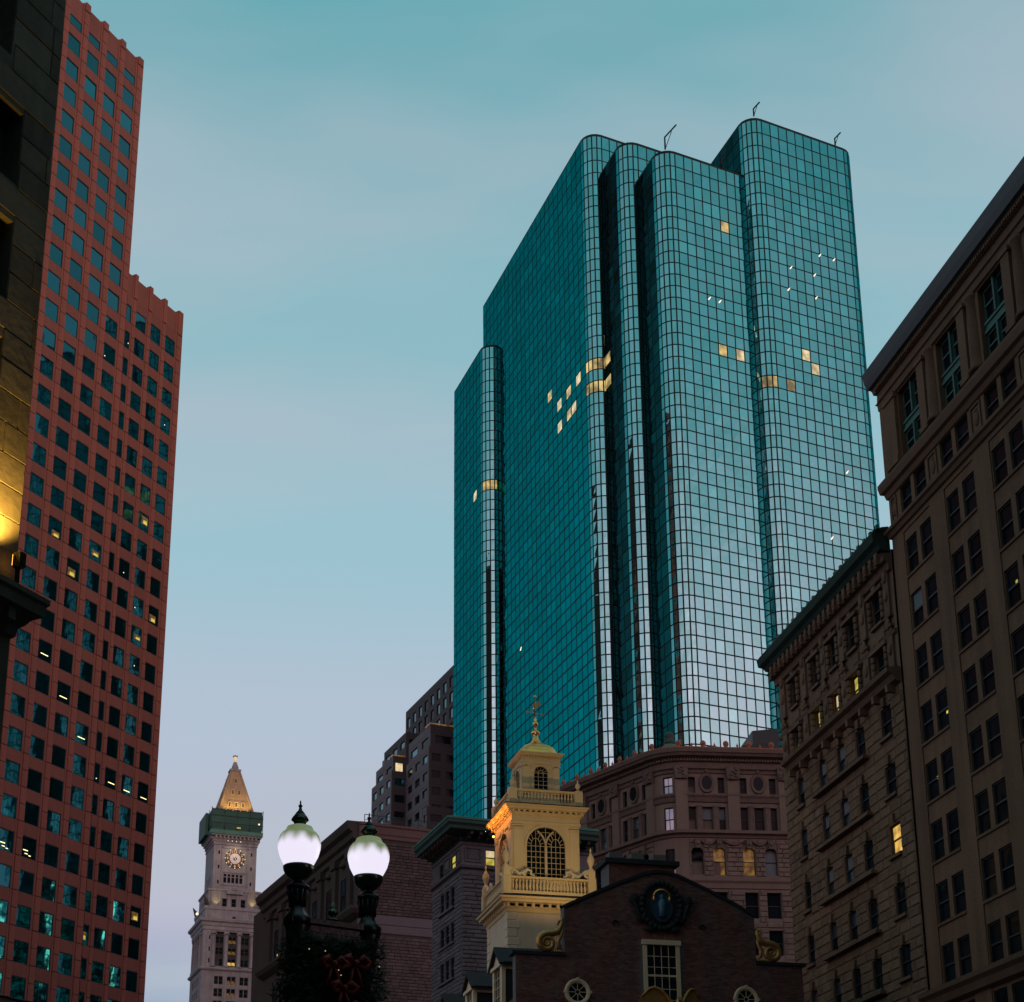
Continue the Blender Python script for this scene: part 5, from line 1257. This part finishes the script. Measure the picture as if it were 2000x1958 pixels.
# ------------------------------------------------------------------ yellow wooden steeple
def steeple():
    dR, dL = (sin(radians(75.7)), cos(radians(75.7))), (sin(radians(-14.3)), cos(radians(-14.3)))
    c0 = (2.24-.56*dR[0]+1.74*dL[0], 78.2585-.56*dR[1]+1.74*dL[1])
    t = thing('steeple', 'three-stage yellow wooden steeple with arched windows and a gilded dome', 'steeple', (*c0, 0), az(75.7))
    def rot4(sub, b, faces=(0, 1, 2, 3)):
        for k_ in faces:
            a = k_*pi/2; q = len(b.V); ca, sa = cos(a), sin(a); off = [b.mats.index(m_) if m_ in b.mats else (b.mats.append(m_) or len(b.mats)-1) for m_ in sub.mats]
            b.V += [(x*ca-y*sa, x*sa+y*ca, z) for x, y, z in sub.V]; b.F += [tuple(i+q for i in f) for f in sub.F]; b.M += [off[m_] for m_ in sub.M]; b.A += sub.A; b.sm += sub.sm
        return b
    def stage(h, z0, z1, m, holes=(), arch=None, dep=.22, name='stage_wall'):
        s_ = MB().m(m); s_.wall(-h, h, z0, z1, list(holes), -h, dep)
        if arch: s_.archfill(*arch, -h, dep)
        part(rot4(s_, MB()), name, t)
    def ringp(name, h, prof, m=CREAM): return part(MB().m(m).sweep(sq(h), prof, True), name, t)
    def dentils(h, z0, z1, w, pitch, out, name='dentil'):
        b = MB().m(CREAM); x = -h-out*.3
        while x < h+out*.3:
            b.box(x, x+w, -h-out, -h+.02, z0, z1); x += pitch
        part(rot4(b, MB()), name, t, kind='stuff')
    # lower stage
    h = 2.12
    stage(h, 12.5, 20.6, CREAMT, name='lower_wall')
    qn = MB().m(CREAMT); z = 14.0; i = 0
    while z+.4 < 20.3:
        w = .62 if i % 2 else .48
        for (a, c_, rz) in ((-h, -h+w, 0), (h-w, h, 0)): qn.rock(a-.03, c_, -h-.03, -h+.02, z+.012, z+.41, .02)
        z += .42; i += 1
    part(rot4(qn, MB(), (0, 3)), 'quoin', t, kind='stuff')
    ringp('lower_cornice', h, [(0, 20.25), (.05, 20.3), (.08, 20.42), (.05, 20.45), (.12, 20.55)])
    dentils(h, 20.5, 20.72, .14, .42, .2, 'modillion')
    ringp('lower_cornice', h, [(.1, 20.7), (.36, 20.74), (.38, 20.86), (.48, 20.9), (.5, 21.0), (.3, 21.04)])
    ringp('lead_flashing', h, [(.3, 21.03), (.52, 21.0), (.5, 21.06), (-.2, 21.22)], SLATE)
    def balustrade(h, z0, z1, n, nm):
        r = MB().m(CREAM)
        r.sweep(sq(h), [(-.09, z0), (.09, z0), (.1, z0+.02), (.09, z0+.16), (-.09, z0+.16)], True); r.sweep(sq(h), [(-.08, z1-.1), (.08, z1-.1), (.12, z1-.05), (.12, z1), (-.12, z1)], True)
        o = part(r, nm, t)
        for sx in (-1, 1):
            for sy in (-1, 1): part(MB().m(CREAM).box(sx*h-.2, sx*h+.2, sy*h-.2, sy*h+.2, z0-.04, z1+.03), 'pedestal', o)
        H = z1-z0-.26
        bm = MB().m(CREAM).lathe([(.05, 0), (.05, .05*H), (.03, .1*H), (.065, .3*H), (.07, .42*H), (.03, .72*H), (.03, .8*H), (.055, .86*H), (.04, .92*H), (.055, H)], 0, 0, 8).mesh('baluster')
        L = 2*h-.5
        for k_ in (0, 3, 1, 2):
            a = k_*pi/2
            for i in range(n):
                x = -L/2+L*(i+.5)/n; X, Y = x*cos(a)+h*sin(a), x*sin(a)-h*cos(a)
                obj('baluster', bm, o, (X, Y, z0+.16))
        return o
    bal1 = balustrade(2.18, 21.2, 22.08, 22, 'lower_balustrade')
    # urns
    up = [(.16, 0), (.17, .1), (.12, .14), (.07, .2), (.08, .26), (.17, .5), (.2, .62), (.16, .66), (.18, .72), (.1, .84), (.05, .95), (.03, 1.05), (.06, 1.12), (.03, 1.2), (0, 1.28)]
    um = MB().m(CREAM).lathe(up, 0, 0, 12).mesh('urn')
    for sx in (-1, 1):
        for sy in (-1, 1): obj('urn', um, t, (sx*2.18, sy*2.18, 22.5)); part(MB().m(CREAM).box(-.17, .17, -.17, .17, 0, .42), 'urn_base', t, (sx*2.18, sy*2.18, 22.1))
    # pierced scrolls beside the urns
    for sx in (-1, 1):
        for rz in (0, -pi/2):
            s_ = MB().m(CREAMT)
            s_.tube([(.24*cos(a_*.6)*(1-a_*.05), 0, .22*sin(a_*.6)*(1-a_*.05)+.24) for a_ in range(15)], .06, 7)
            s_.tube([(.25, 0, .3), (.45, 0, .12), (.7, 0, .2), (.9, 0, .36), (1.08, 0, .28), (1.05, 0, .12), (1.25, 0, .06)], [.07, .08, .08, .08, .07, .06, .04], 7)
            s_.ball((.72, 0, .1), .09, .05, .09, 8, 5)
            s_.V = [(x*-sx, y, z) for x, y, z in s_.V]
            if sx > 0: s_.F = [tuple(reversed(f_)) for f_ in s_.F]
            X, Y = sx*1.98, -2.18
            part(s_, 'pierced_scroll', t, (X*cos(rz)-Y*sin(rz), X*sin(rz)+Y*cos(rz), 22.1), rz)
    # middle stage with the big twin-light arched window
    h = 1.74; ax = 1.0; zs = 23.84
    stage(h, 21.2, 25.0, CREAM, [(-ax, ax, 22.13, zs+ax)], (-ax, ax, zs, zs+ax), .2, 'middle_wall')
    part(MB().m(JOINT).box(-h+.3, h-.3, -h+.3, h-.3, 21.2, 25.0), 'interior', t)
    tr = MB().m(CREAM)
    for x in (-1.45, 1.45): tr.box(x-.24, x+.24, -h-.06, -h+.01, 21.3, 24.7); tr.box(x-.28, x+.28, -h-.1, -h+.01, 24.7, 24.76); tr.box(x-.26, x+.26, -h-.08, -h+.01, 24.82, 24.9)
    n = 18; k = len(tr.V)
    for rr, yy in ((ax, 0), (ax, -.05), (ax+.12, -.05), (ax+.14, 0)):
        for i in range(n+1): a = pi*i/n; tr.V.append((-rr*cos(a), -h+yy, zs+rr*sin(a)))
    for q in range(3):
        for i in range(n): tr.face((k+q*(n+1)+i, k+(q+1)*(n+1)+i, k+(q+1)*(n+1)+i+1, k+q*(n+1)+i+1)[::-1])
    tr.prism([(-.1, zs+ax-.02), (.1, zs+ax-.02), (.14, 25.05), (-.14, 25.05)], -h-.1, -h)
    part(rot4(tr, MB(), (0, 3)), 'arch_trim', t)
    def big_window():
        w = MB().m(CREAM); y = -h+.06; T = .010
        def bar(x0, z0_, x1, z1_, hw=T):
            d = Vector((x1-x0, z1_-z0_)); L = d.length; u = d/L; nx, nz = -u.y*hw, u.x*hw; k_ = len(w.V)
            for yy in (y, y+.04): w.V += [(x0-nx, yy, z0_-nz), (x1-nx, yy, z1_-nz), (x1+nx, yy, z1_+nz), (x0+nx, yy, z0_+nz)]
            for f in ((0, 1, 2, 3), (0, 4, 5, 1), (1, 5, 6, 2), (2, 6, 7, 3), (3, 7, 4, 0)): w.face([k_+i_ for i_ in f])
        w.box(-.06, .06, y-.04, y+.05, 22.13, zs)
        for s_ in (-1, 1):
            # light from .06 to ax; pointed top made of two arcs
            x0, x1 = .06, ax-.02
            for i in range(1, 4): bar(s_*(x0+(x1-x0)*i/4), 22.13, s_*(x0+(x1-x0)*i/4), zs+(.0 if i != 2 else .78))
            z = 22.13+.29
            while z < zs+.01: bar(s_*x0, z, s_*x1, z); z += .285
            # inner arc rises from the mullion out to the big arch
            pts = [(s_*(ax-.97*cos(pi*.62*i/10)-.03), zs+.97*sin(pi*.62*i/10)) for i in range(11)]
            pts = [p for p in pts if hypot(p[0], p[1]-zs) < ax+.02]
            for p, q in zip(pts, pts[1:]): bar(p[0], p[1], q[0], q[1], .04)
            cxm = s_*(x0+x1)/2
            for r_ in (.24,):
                pa = [(cxm-s_*0+r_*cos(pi-pi*i/10), zs+.42*sin(pi*i/10)) for i in range(11)]
                for p, q in zip(pa, pa[1:]): bar(p[0], p[1], q[0], q[1])
            for a in (.25, .6, 1.0, 1.57, 2.14, 2.54, 2.9): bar(cxm+.24*cos(a), zs+.42*sin(a), cxm+.42*cos(a), zs+.72*sin(a))
        pa = [(.45*cos(pi*i/8+0), zs+.62+.12*sin(pi*i/8)) for i in range(9)]
        for p, q in zip(pa, pa[1:]): bar(p[0], p[1], q[0], q[1])
        bar(0, zs+.35, 0, zs+ax)
        return w
    for rz in (0, -pi/2):
        o = part(big_window(), 'arched_window', t, rz=rz)
        n = 16
        part(MB().m(GL_D).prism([(-ax, 22.13), (ax, 22.13)]+[(ax*cos(pi*i/n), zs+ax*sin(pi*i/n)) for i in range(n+1)], -h+.105, -h+.125), 'pane', o)
    ringp('middle_entablature', h, [(0, 24.9), (.06, 24.95), (.08, 25.08), (.04, 25.1), (.04, 25.42), (.1, 25.46), (.14, 25.56)])
    dentils(h, 25.5, 25.66, .12, .3, .24, 'modillion')
    ringp('middle_cornice', h, [(.1, 25.64), (.32, 25.68), (.36, 25.78), (.42, 25.8), (.44, 25.88), (.2, 25.92)])
    ringp('lead_flashing', h, [(.2, 25.9), (.46, 25.88), (.44, 25.93), (-.2, 26.0)], SLATE)
    balustrade(1.72, 26.0, 26.77, 17, 'upper_balustrade')
    um2 = MB().m(CREAM).lathe([(r_*.72, z_*.52) for r_, z_ in up], 0, 0, 12).mesh('urn')
    for sx in (-1, 1):
        for sy in (-1, 1): obj('urn', um2, t, (sx*1.72, sy*1.72, 26.8))
    # upper stage
    h = .98; ax2 = .36; zs2 = 27.96
    stage(h, 26.0, 28.5, CREAM, [(-ax2, ax2, 26.9, zs2+ax2)], (-ax2, ax2, zs2, zs2+ax2), .16, 'upper_wall')
    part(MB().m(JOINT).box(-h+.22, h-.22, -h+.22, h-.22, 26.2, 28.5), 'interior', t)
    tr = MB().m(CREAM)
    for x in (-.8, .8):
        tr.box(x-.16, x+.16, -h-.05, -h+.01, 26.8, 28.28); tr.box(x-.2, x+.2, -h-.09, -h+.01, 28.34, 28.44)
        for q in (-.16, .16): tr.ball((x+q, -h-.07, 28.3), .06, .05, .06, 8, 5)
    k = len(tr.V); n = 14
    for rr, yy in ((ax2, 0), (ax2, -.04), (ax2+.09, -.04), (ax2+.1, 0)):
        for i in range(n+1): a = pi*i/n; tr.V.append((-rr*cos(a), -h+yy, zs2+rr*sin(a)))
    for q in range(3):
        for i in range(n): tr.face((k+q*(n+1)+i, k+(q+1)*(n+1)+i, k+(q+1)*(n+1)+i+1, k+q*(n+1)+i+1)[::-1])
    part(rot4(tr, MB(), (0, 3)), 'arch_trim', t)
    for rz in (0, -pi/2):
        w = MB().m(CREAM); y = -h+.05
        for x in (-.13, .13): w.box(x-.011, x+.011, y, y+.03, 26.9, 28.0)
        z = 26.9+.21
        while z < 28.0: w.box(-ax2, ax2, y, y+.03, z-.01, z+.01); z += .215
        w.tube([(.13*cos(pi*i/8), y+.01, zs2+.02+.13*sin(pi*i/8)) for i in range(9)], .012, 4)
        for a in (.4, .95, 1.57, 2.19, 2.74): w.tube([(.13*cos(a), y+.01, zs2+.02+.13*sin(a)), (ax2*cos(a), y+.01, zs2+ax2*sin(a))], .012, 4)
        o = part(w, 'arched_window', t, rz=rz)
        part(MB().m(GL_D).prism([(-ax2, 26.9), (ax2, 26.9)]+[(ax2*cos(pi*i/n), zs2+ax2*sin(pi*i/n)) for i in range(n+1)], -h+.09, -h+.11), 'pane', o)
    ringp('upper_entablature', h, [(0, 28.42), (.05, 28.46), (.06, 28.56), (.03, 28.58), (.03, 28.74), (.08, 28.78)])
    dentils(h, 28.76, 28.85, .07, .15, .12)
    ringp('upper_cornice', h, [(.06, 28.83), (.16, 28.87), (.2, 28.95), (.23, 28.97), (.23, 29.03), (-.2, 29.06)])
    # gilded dome: four-sided with curved sides, drawn up into a spire
    d = MB().m(GOLD); prof = [(1.0, 29.02), (1.0, 29.12), (.95, 29.3), (.86, 29.46), (.72, 29.6), (.54, 29.72), (.36, 29.82), (.24, 29.95), (.16, 30.1), (.11, 30.28)]
    k = len(d.V); d.smooth = True; n = 16
    def rsq(r_, a):    # rounded-square plan
        p_ = 5.0; ca, sa = cos(a), sin(a); q = (abs(ca)**p_+abs(sa)**p_)**(-1/p_); return r_*q*ca, r_*q*sa
    for j, (r_, z_) in enumerate(prof):
        f_ = j/(len(prof)-1)
        for i in range(32):
            a = 2*pi*i/32; x, y = rsq(r_, a); d.V.append((x*(1-f_*.15)+r_*cos(a)*f_*.15, y*(1-f_*.15)+r_*sin(a)*f_*.15, z_))
    for j in range(len(prof)-1):
        for i in range(32): q = (i+1) % 32; d.face((k+j*32+i, k+j*32+q, k+(j+1)*32+q, k+(j+1)*32+i))
    part(d, 'dome', t)
    d = MB().m(GOLD); d.lathe([(.11, 30.26), (.15, 30.3), (.1, 30.34), (.2, 30.4), (.23, 30.48), (.18, 30.56), (.06, 30.6), (.05, 30.8), (.1, 30.86), (.14, 30.95), (.14, 31.02), (.08, 31.1), (.05, 31.14), (.07, 31.22), (.05, 31.28), (.03, 31.4)], 0, 0, 14)
    part(d, 'finial', t)
    # small orange lamps that wash the left cornice
    for y, z in ((1.2, 25.05),): part(MB().m(L_ORNG).ball((-2.0, y, z), .06), 'cornice_lamp', t)
    def wash(loc, tgt, e, col, size):
        ld = bpy.data.lights.new('steeple_flood', 'SPOT'); ld.energy = e; ld.color = col; ld.spot_size = radians(size); ld.spot_blend = .7; ld.shadow_soft_size = .1
        lo = bpy.data.objects.new('steeple_flood', ld); COL.objects.link(lo); lo.parent = t; lo.location = loc
        lo.rotation_euler = (Vector(loc)-Vector(tgt)).to_track_quat('Z', 'Y').to_euler()
        f_ = MB().m(IRON); f_.box(loc[0]-.1, loc[0]+.1, loc[1]-.1, loc[1]+.1, loc[2]-.25, loc[2]-.08); part(f_, 'floodlight', t)
    for y in (-1.7, -.85, 0, .85, 1.7):
        ld = bpy.data.lights.new('cornice_glow', 'POINT'); ld.energy = 16; ld.color = (1, .33, .03); ld.shadow_soft_size = .05
        lo = bpy.data.objects.new('cornice_glow', ld); COL.objects.link(lo); lo.parent = t; lo.location = (-2.36, y, 25.52)
        part(MB().m(L_ORNG).ball((-2.30, y, 25.46), .012, .012, .012, 8, 5), 'cornice_lamp', t)
    for x in (-1.6, 1.6): wash((x, -9.5, 18.2), (x*.3, -2, 24.5), 620, (1, .74, .38), 62)
    v = thing('weathervane', 'gilded weathervane with swallow-tail banner on top of the steeple', 'weathervane', (*c0, 31.38), az(75.7))
    b = MB().m(GOLDD); b.tube([(0, 0, 0), (0, 0, 1.1)], [.03, .018], 7); part(b, 'rod', v)
    part(MB().m(GOLD).ball((0, 0, 1.14), .07), 'ball', v)
    b = MB().m(GOLDD); b.tube([(-.44, 0, .24), (.44, 0, .16)], .014, 5); b.tube([(0, -.4, .2), (0, .4, .2)], .014, 5); part(b, 'compass_arm', v)
    for x, z in ((-.44, .24), (.44, .16)):
        o = MB().m(GOLDD); o.tube([(.07*cos(q*.7), 0, .07*sin(q*.7)) for q in range(9)], .016, 5); o.ball((0, 0, .0), .025); part(o, 'scroll_end', v, (x, 0, z))
    b = MB().m(GOLDD); b.prism([(.03, .5), (.2, .48), (.5, .62), (.42, .70), (.52, .84), (.22, .72), (.03, .74)], -.012, .012); b.tube([(-.12, 0, .36), (.1, 0, .55)], .02, 5); b.prism([(-.2, .30), (-.08, .32), (-.1, .44)], -.012, .012); part(b, 'banner', v, rot=(0, radians(-14), 0))
steeple()

# ------------------------------------------------------------------ twin-globe street lamp
def globe_material():
    m = bpy.data.materials.new('lamp_globe_glass'); m.use_nodes = True
    t = m.node_tree; n = t.nodes; l = t.links; b = n['Principled BSDF']
    b.inputs['Base Color'].default_value = (.25, .33, .18, 1); b.inputs['Roughness'].default_value = .25
    tcn = n.new('ShaderNodeTexCoord'); s_ = n.new('ShaderNodeSeparateXYZ'); l.new(tcn.outputs['Object'], s_.inputs[0])
    mpn = n.new('ShaderNodeMapping'); mpn.inputs['Scale'].default_value = (9, 9, 2.5); l.new(tcn.outputs['Object'], mpn.inputs[0])
    ns = n.new('ShaderNodeTexNoise'); ns.inputs['Scale'].default_value = 1.0; ns.inputs['Detail'].default_value = 1.5; l.new(mpn.outputs[0], ns.inputs['Vector'])
    ad = n.new('ShaderNodeMath'); ad.operation = 'MULTIPLY_ADD'; l.new(ns.outputs['Fac'], ad.inputs[0]); ad.inputs[1].default_value = .17; l.new(s_.outputs[2], ad.inputs[2])
    mr_ = n.new('ShaderNodeMapRange'); mr_.interpolation_type = 'SMOOTHSTEP'; l.new(ad.outputs[0], mr_.inputs[0]); mr_.inputs[1].default_value = .10; mr_.inputs[2].default_value = .23
    mx = n.new('ShaderNodeMix'); mx.data_type = 'RGBA'; l.new(mr_.outputs[0], mx.inputs[0]); mx.inputs[6].default_value = (.86, .80, .96, 1); mx.inputs[7].default_value = (.13, .16, .07, 1)
    l.new(mx.outputs[2], b.inputs['Emission Color']); b.inputs['Emission Strength'].default_value = 1.0
    return m
def street_lamp():
    t = thing('street_lamp', 'ornate black iron street lamp with two glowing egg-shaped globes', 'street lamp', (-1.735, 15.215, 0), radians(34.3))
    GM = globe_material()
    HX = .381
    p = MB().m(IRON)
    p.lathe([(.34, 0), (.34, .25), (.27, .3), (.25, .8), (.17, .95), (.13, 1.1), (.12, 3.6), (.14, 3.7), (.11, 3.8), (.11, 4.3), (.16, 4.4), (.16, 4.7)], 0, 0, 16); part(p, 'post', t)
    a = MB().m(IRON)
    a.box(-HX-.05, HX+.05, -.06, .06, 5.06, 5.13); a.box(-HX-.1, HX+.1, -.1, .1, 5.13, 5.18); a.box(-HX-.03, HX+.03, -.05, .05, 4.98, 5.06)
    for sx in (-1, 1):
        a.tube([(sx*HX, 0, 5.05), (sx*(HX+.02), 0, 4.75), (sx*(HX-.08), 0, 4.5), (sx*.16, 0, 4.3), (0, 0, 4.15)], [.075, .07, .06, .06, .07], 8)
        a.tube([(sx*(.2+.12*cos(q*.55)*(1-q*.06)), 0, 4.82+.14*sin(q*.55)*(1-q*.06)) for q in range(14)], .03, 6)
        a.lathe([(.09, 4.94), (.11, 4.99), (.11, 5.05), (.13, 5.1), (.10, 5.16)], sx*HX, 0, 12)
    part(a, 'crossarm', t)
    for sx in (-1, 1):
        s_ = MB().m(IRON)
        s_.lathe([(.13, 5.10), (.14, 5.17), (.10, 5.22), (.075, 5.26), (.07, 5.30)], 0, 0, 16)
        k0 = len(s_.V)
        prof = [(.07, 5.30), (.072, 5.34), (.085, 5.42), (.11, 5.47), (.115, 5.49), (.09, 5.51), (.05, 5.53), (.05, 5.57), (.075, 5.59)]
        s_.lathe(prof, 0, 0, 24)
        for i in range(12):
            a_ = 2*pi*i/12; s_.tube([(.074*cos(a_), .074*sin(a_), 5.29), (.076*cos(a_), .076*sin(a_), 5.36), (.1*cos(a_), .1*sin(a_), 5.45)], .01, 5)
        so_ = part(s_, 'lamp_holder', t, (sx*HX, 0, 0))
        c_ = MB().m(IRONH); c_.lathe([(.06, 5.555), (.09, 5.575), (.13, 5.62), (.145, 5.655), (.15, 5.69), (.14, 5.70), (.13, 5.70)], 0, 0, 24); part(c_, 'cup', so_)
        g_ = MB().m(GM); g_.smooth = True
        zc = 5.86
        g_.lathe([(.135, -.165), (.155, -.13), (.185, -.07), (.203, 0), (.208, .05), (.203, .09), (.19, .13), (.165, .165), (.142, .18), (.132, .2), (.12, .225), (.08, .24), (.0, .245)], 0, 0, 28)
        part(g_, 'globe', t, (sx*HX, 0, zc))
        c_ = MB().m(IRONH); z0 = zc
        c_.lathe([(.085, .225), (.055, .25), (.062, .275), (.085, .295), (.08, .31), (.065, .335), (.045, .36), (.0, .365)], 0, 0, 20); co = part(c_, 'globe_cap', t, (sx*HX, 0, zc))
        c_ = MB().m(IRON); c_.lathe([(.045, .35), (.047, .362), (.02, .395), (.012, .42), (.02, .435), (.02, .445), (.008, .455), (.008, .475), (.005, .49), (.0, .5)], 0, 0, 12); part(c_, 'finial', co)
        ld = bpy.data.lights.new('globe_light', 'POINT'); ld.energy = 4; ld.color = (.95, .95, 1); ld.shadow_soft_size = .2
        lo = bpy.data.objects.new('globe_light', ld); COL.objects.link(lo); lo.parent = t; lo.location = (sx*HX, -.02, 5.87)
    f = MB().m(IRONH); f.lathe([(.075, 5.19), (.08, 5.21), (.03, 5.23), (.03, 5.25), (.05, 5.27), (.055, 5.29), (.04, 5.3), (.038, 5.33), (.02, 5.37), (0, 5.4)], 0, 0, 12); part(f, 'acorn_finial', t)
    # winter garland wound round the head of the post
    gl = thing('garland', 'dark evergreen garland with red bows hanging on the street lamp', 'garland', (-1.735, 15.215, 0), radians(34.3))
    n_ = MB().m(GREENL); r2 = random.Random(5)
    for i in range(17000):
        u = r2.random(); z = 3.4+1.62*u**.8; hw = .46 if z > 4.6 else .52-.12*(4.6-z)
        x = r2.uniform(-hw, hw); y = r2.uniform(-.24, .24)*(1.0)
        d = Vector((r2.gauss(0, 1), r2.gauss(0, 1), r2.gauss(-.3, 1))).normalized()*r2.uniform(.06, .12); o_ = d.orthogonal().normalized()*.011
        P_ = Vector((x, y, z)); k = len(n_.V); n_.V += [tuple(P_-o_), tuple(P_+o_), tuple(P_+d)]; n_.face((k, k+1, k+2))
    part(n_, 'needles', gl, kind='stuff')
    for (x, z, s_) in ((-.13, 4.72, 1.0), (.10, 4.75, 1.1), (-.02, 4.5, 1.0), (.16, 4.32, .9)):
        b = MB().m(REDB)
        for sg in (-1, 1):
            b.tube([(0, 0, 0), (sg*.07*s_, -.04, .05*s_), (sg*.13*s_, -.03, .02*s_), (sg*.09*s_, -.02, -.04*s_), (0, 0, 0)], [.012, .035, .04, .03, .012], 7)
            b.tube([(0, 0, 0), (sg*.04, -.02, -.1*s_), (sg*.07, -.02, -.2*s_)], [.012, .02, .014], 6)
        b.ball((0, -.04, 0), .03); part(b, 'bow', gl, (x, -.27, z))
    for i in range(9):
        a_ = r2.uniform(-.48, .48); part(MB().m(L_PALE).ball((0, 0, 0), .006, .006, .006, 6, 4), 'fairy_light', gl, (a_, -.27, r2.choice((4.72, 4.62, 4.8))+r2.uniform(-.06, .06)))
street_lamp()

# ------------------------------------------------------------------ unseen office block added behind the viewpoint to shade the street
def added_block_behind():
    t = thing('added_shade_block', 'unseen dark office block added behind the viewpoint to shade the street', 'building', (150, -50, 0), pi)
    holes = [(4+6*i, 7.5+6*i, 4+4*k, 6.4+4*k) for i in range(36) for k in range(21)]
    b = MB().m(DARKST); b.wall(0, 222, 0, 92, holes, 0, .3); part(b, 'wall', t)
    b = MB().m(BROWNST); b.box(.1, 222, .32, 30, 0, 91.9); part(b, 'core', t)
    wn = MB().m(GL_D)
    for h in holes: wn.box(h[0], h[1], .22, .27, h[2], h[3])
    part(wn, 'window', t, kind='stuff')
added_block_behind()
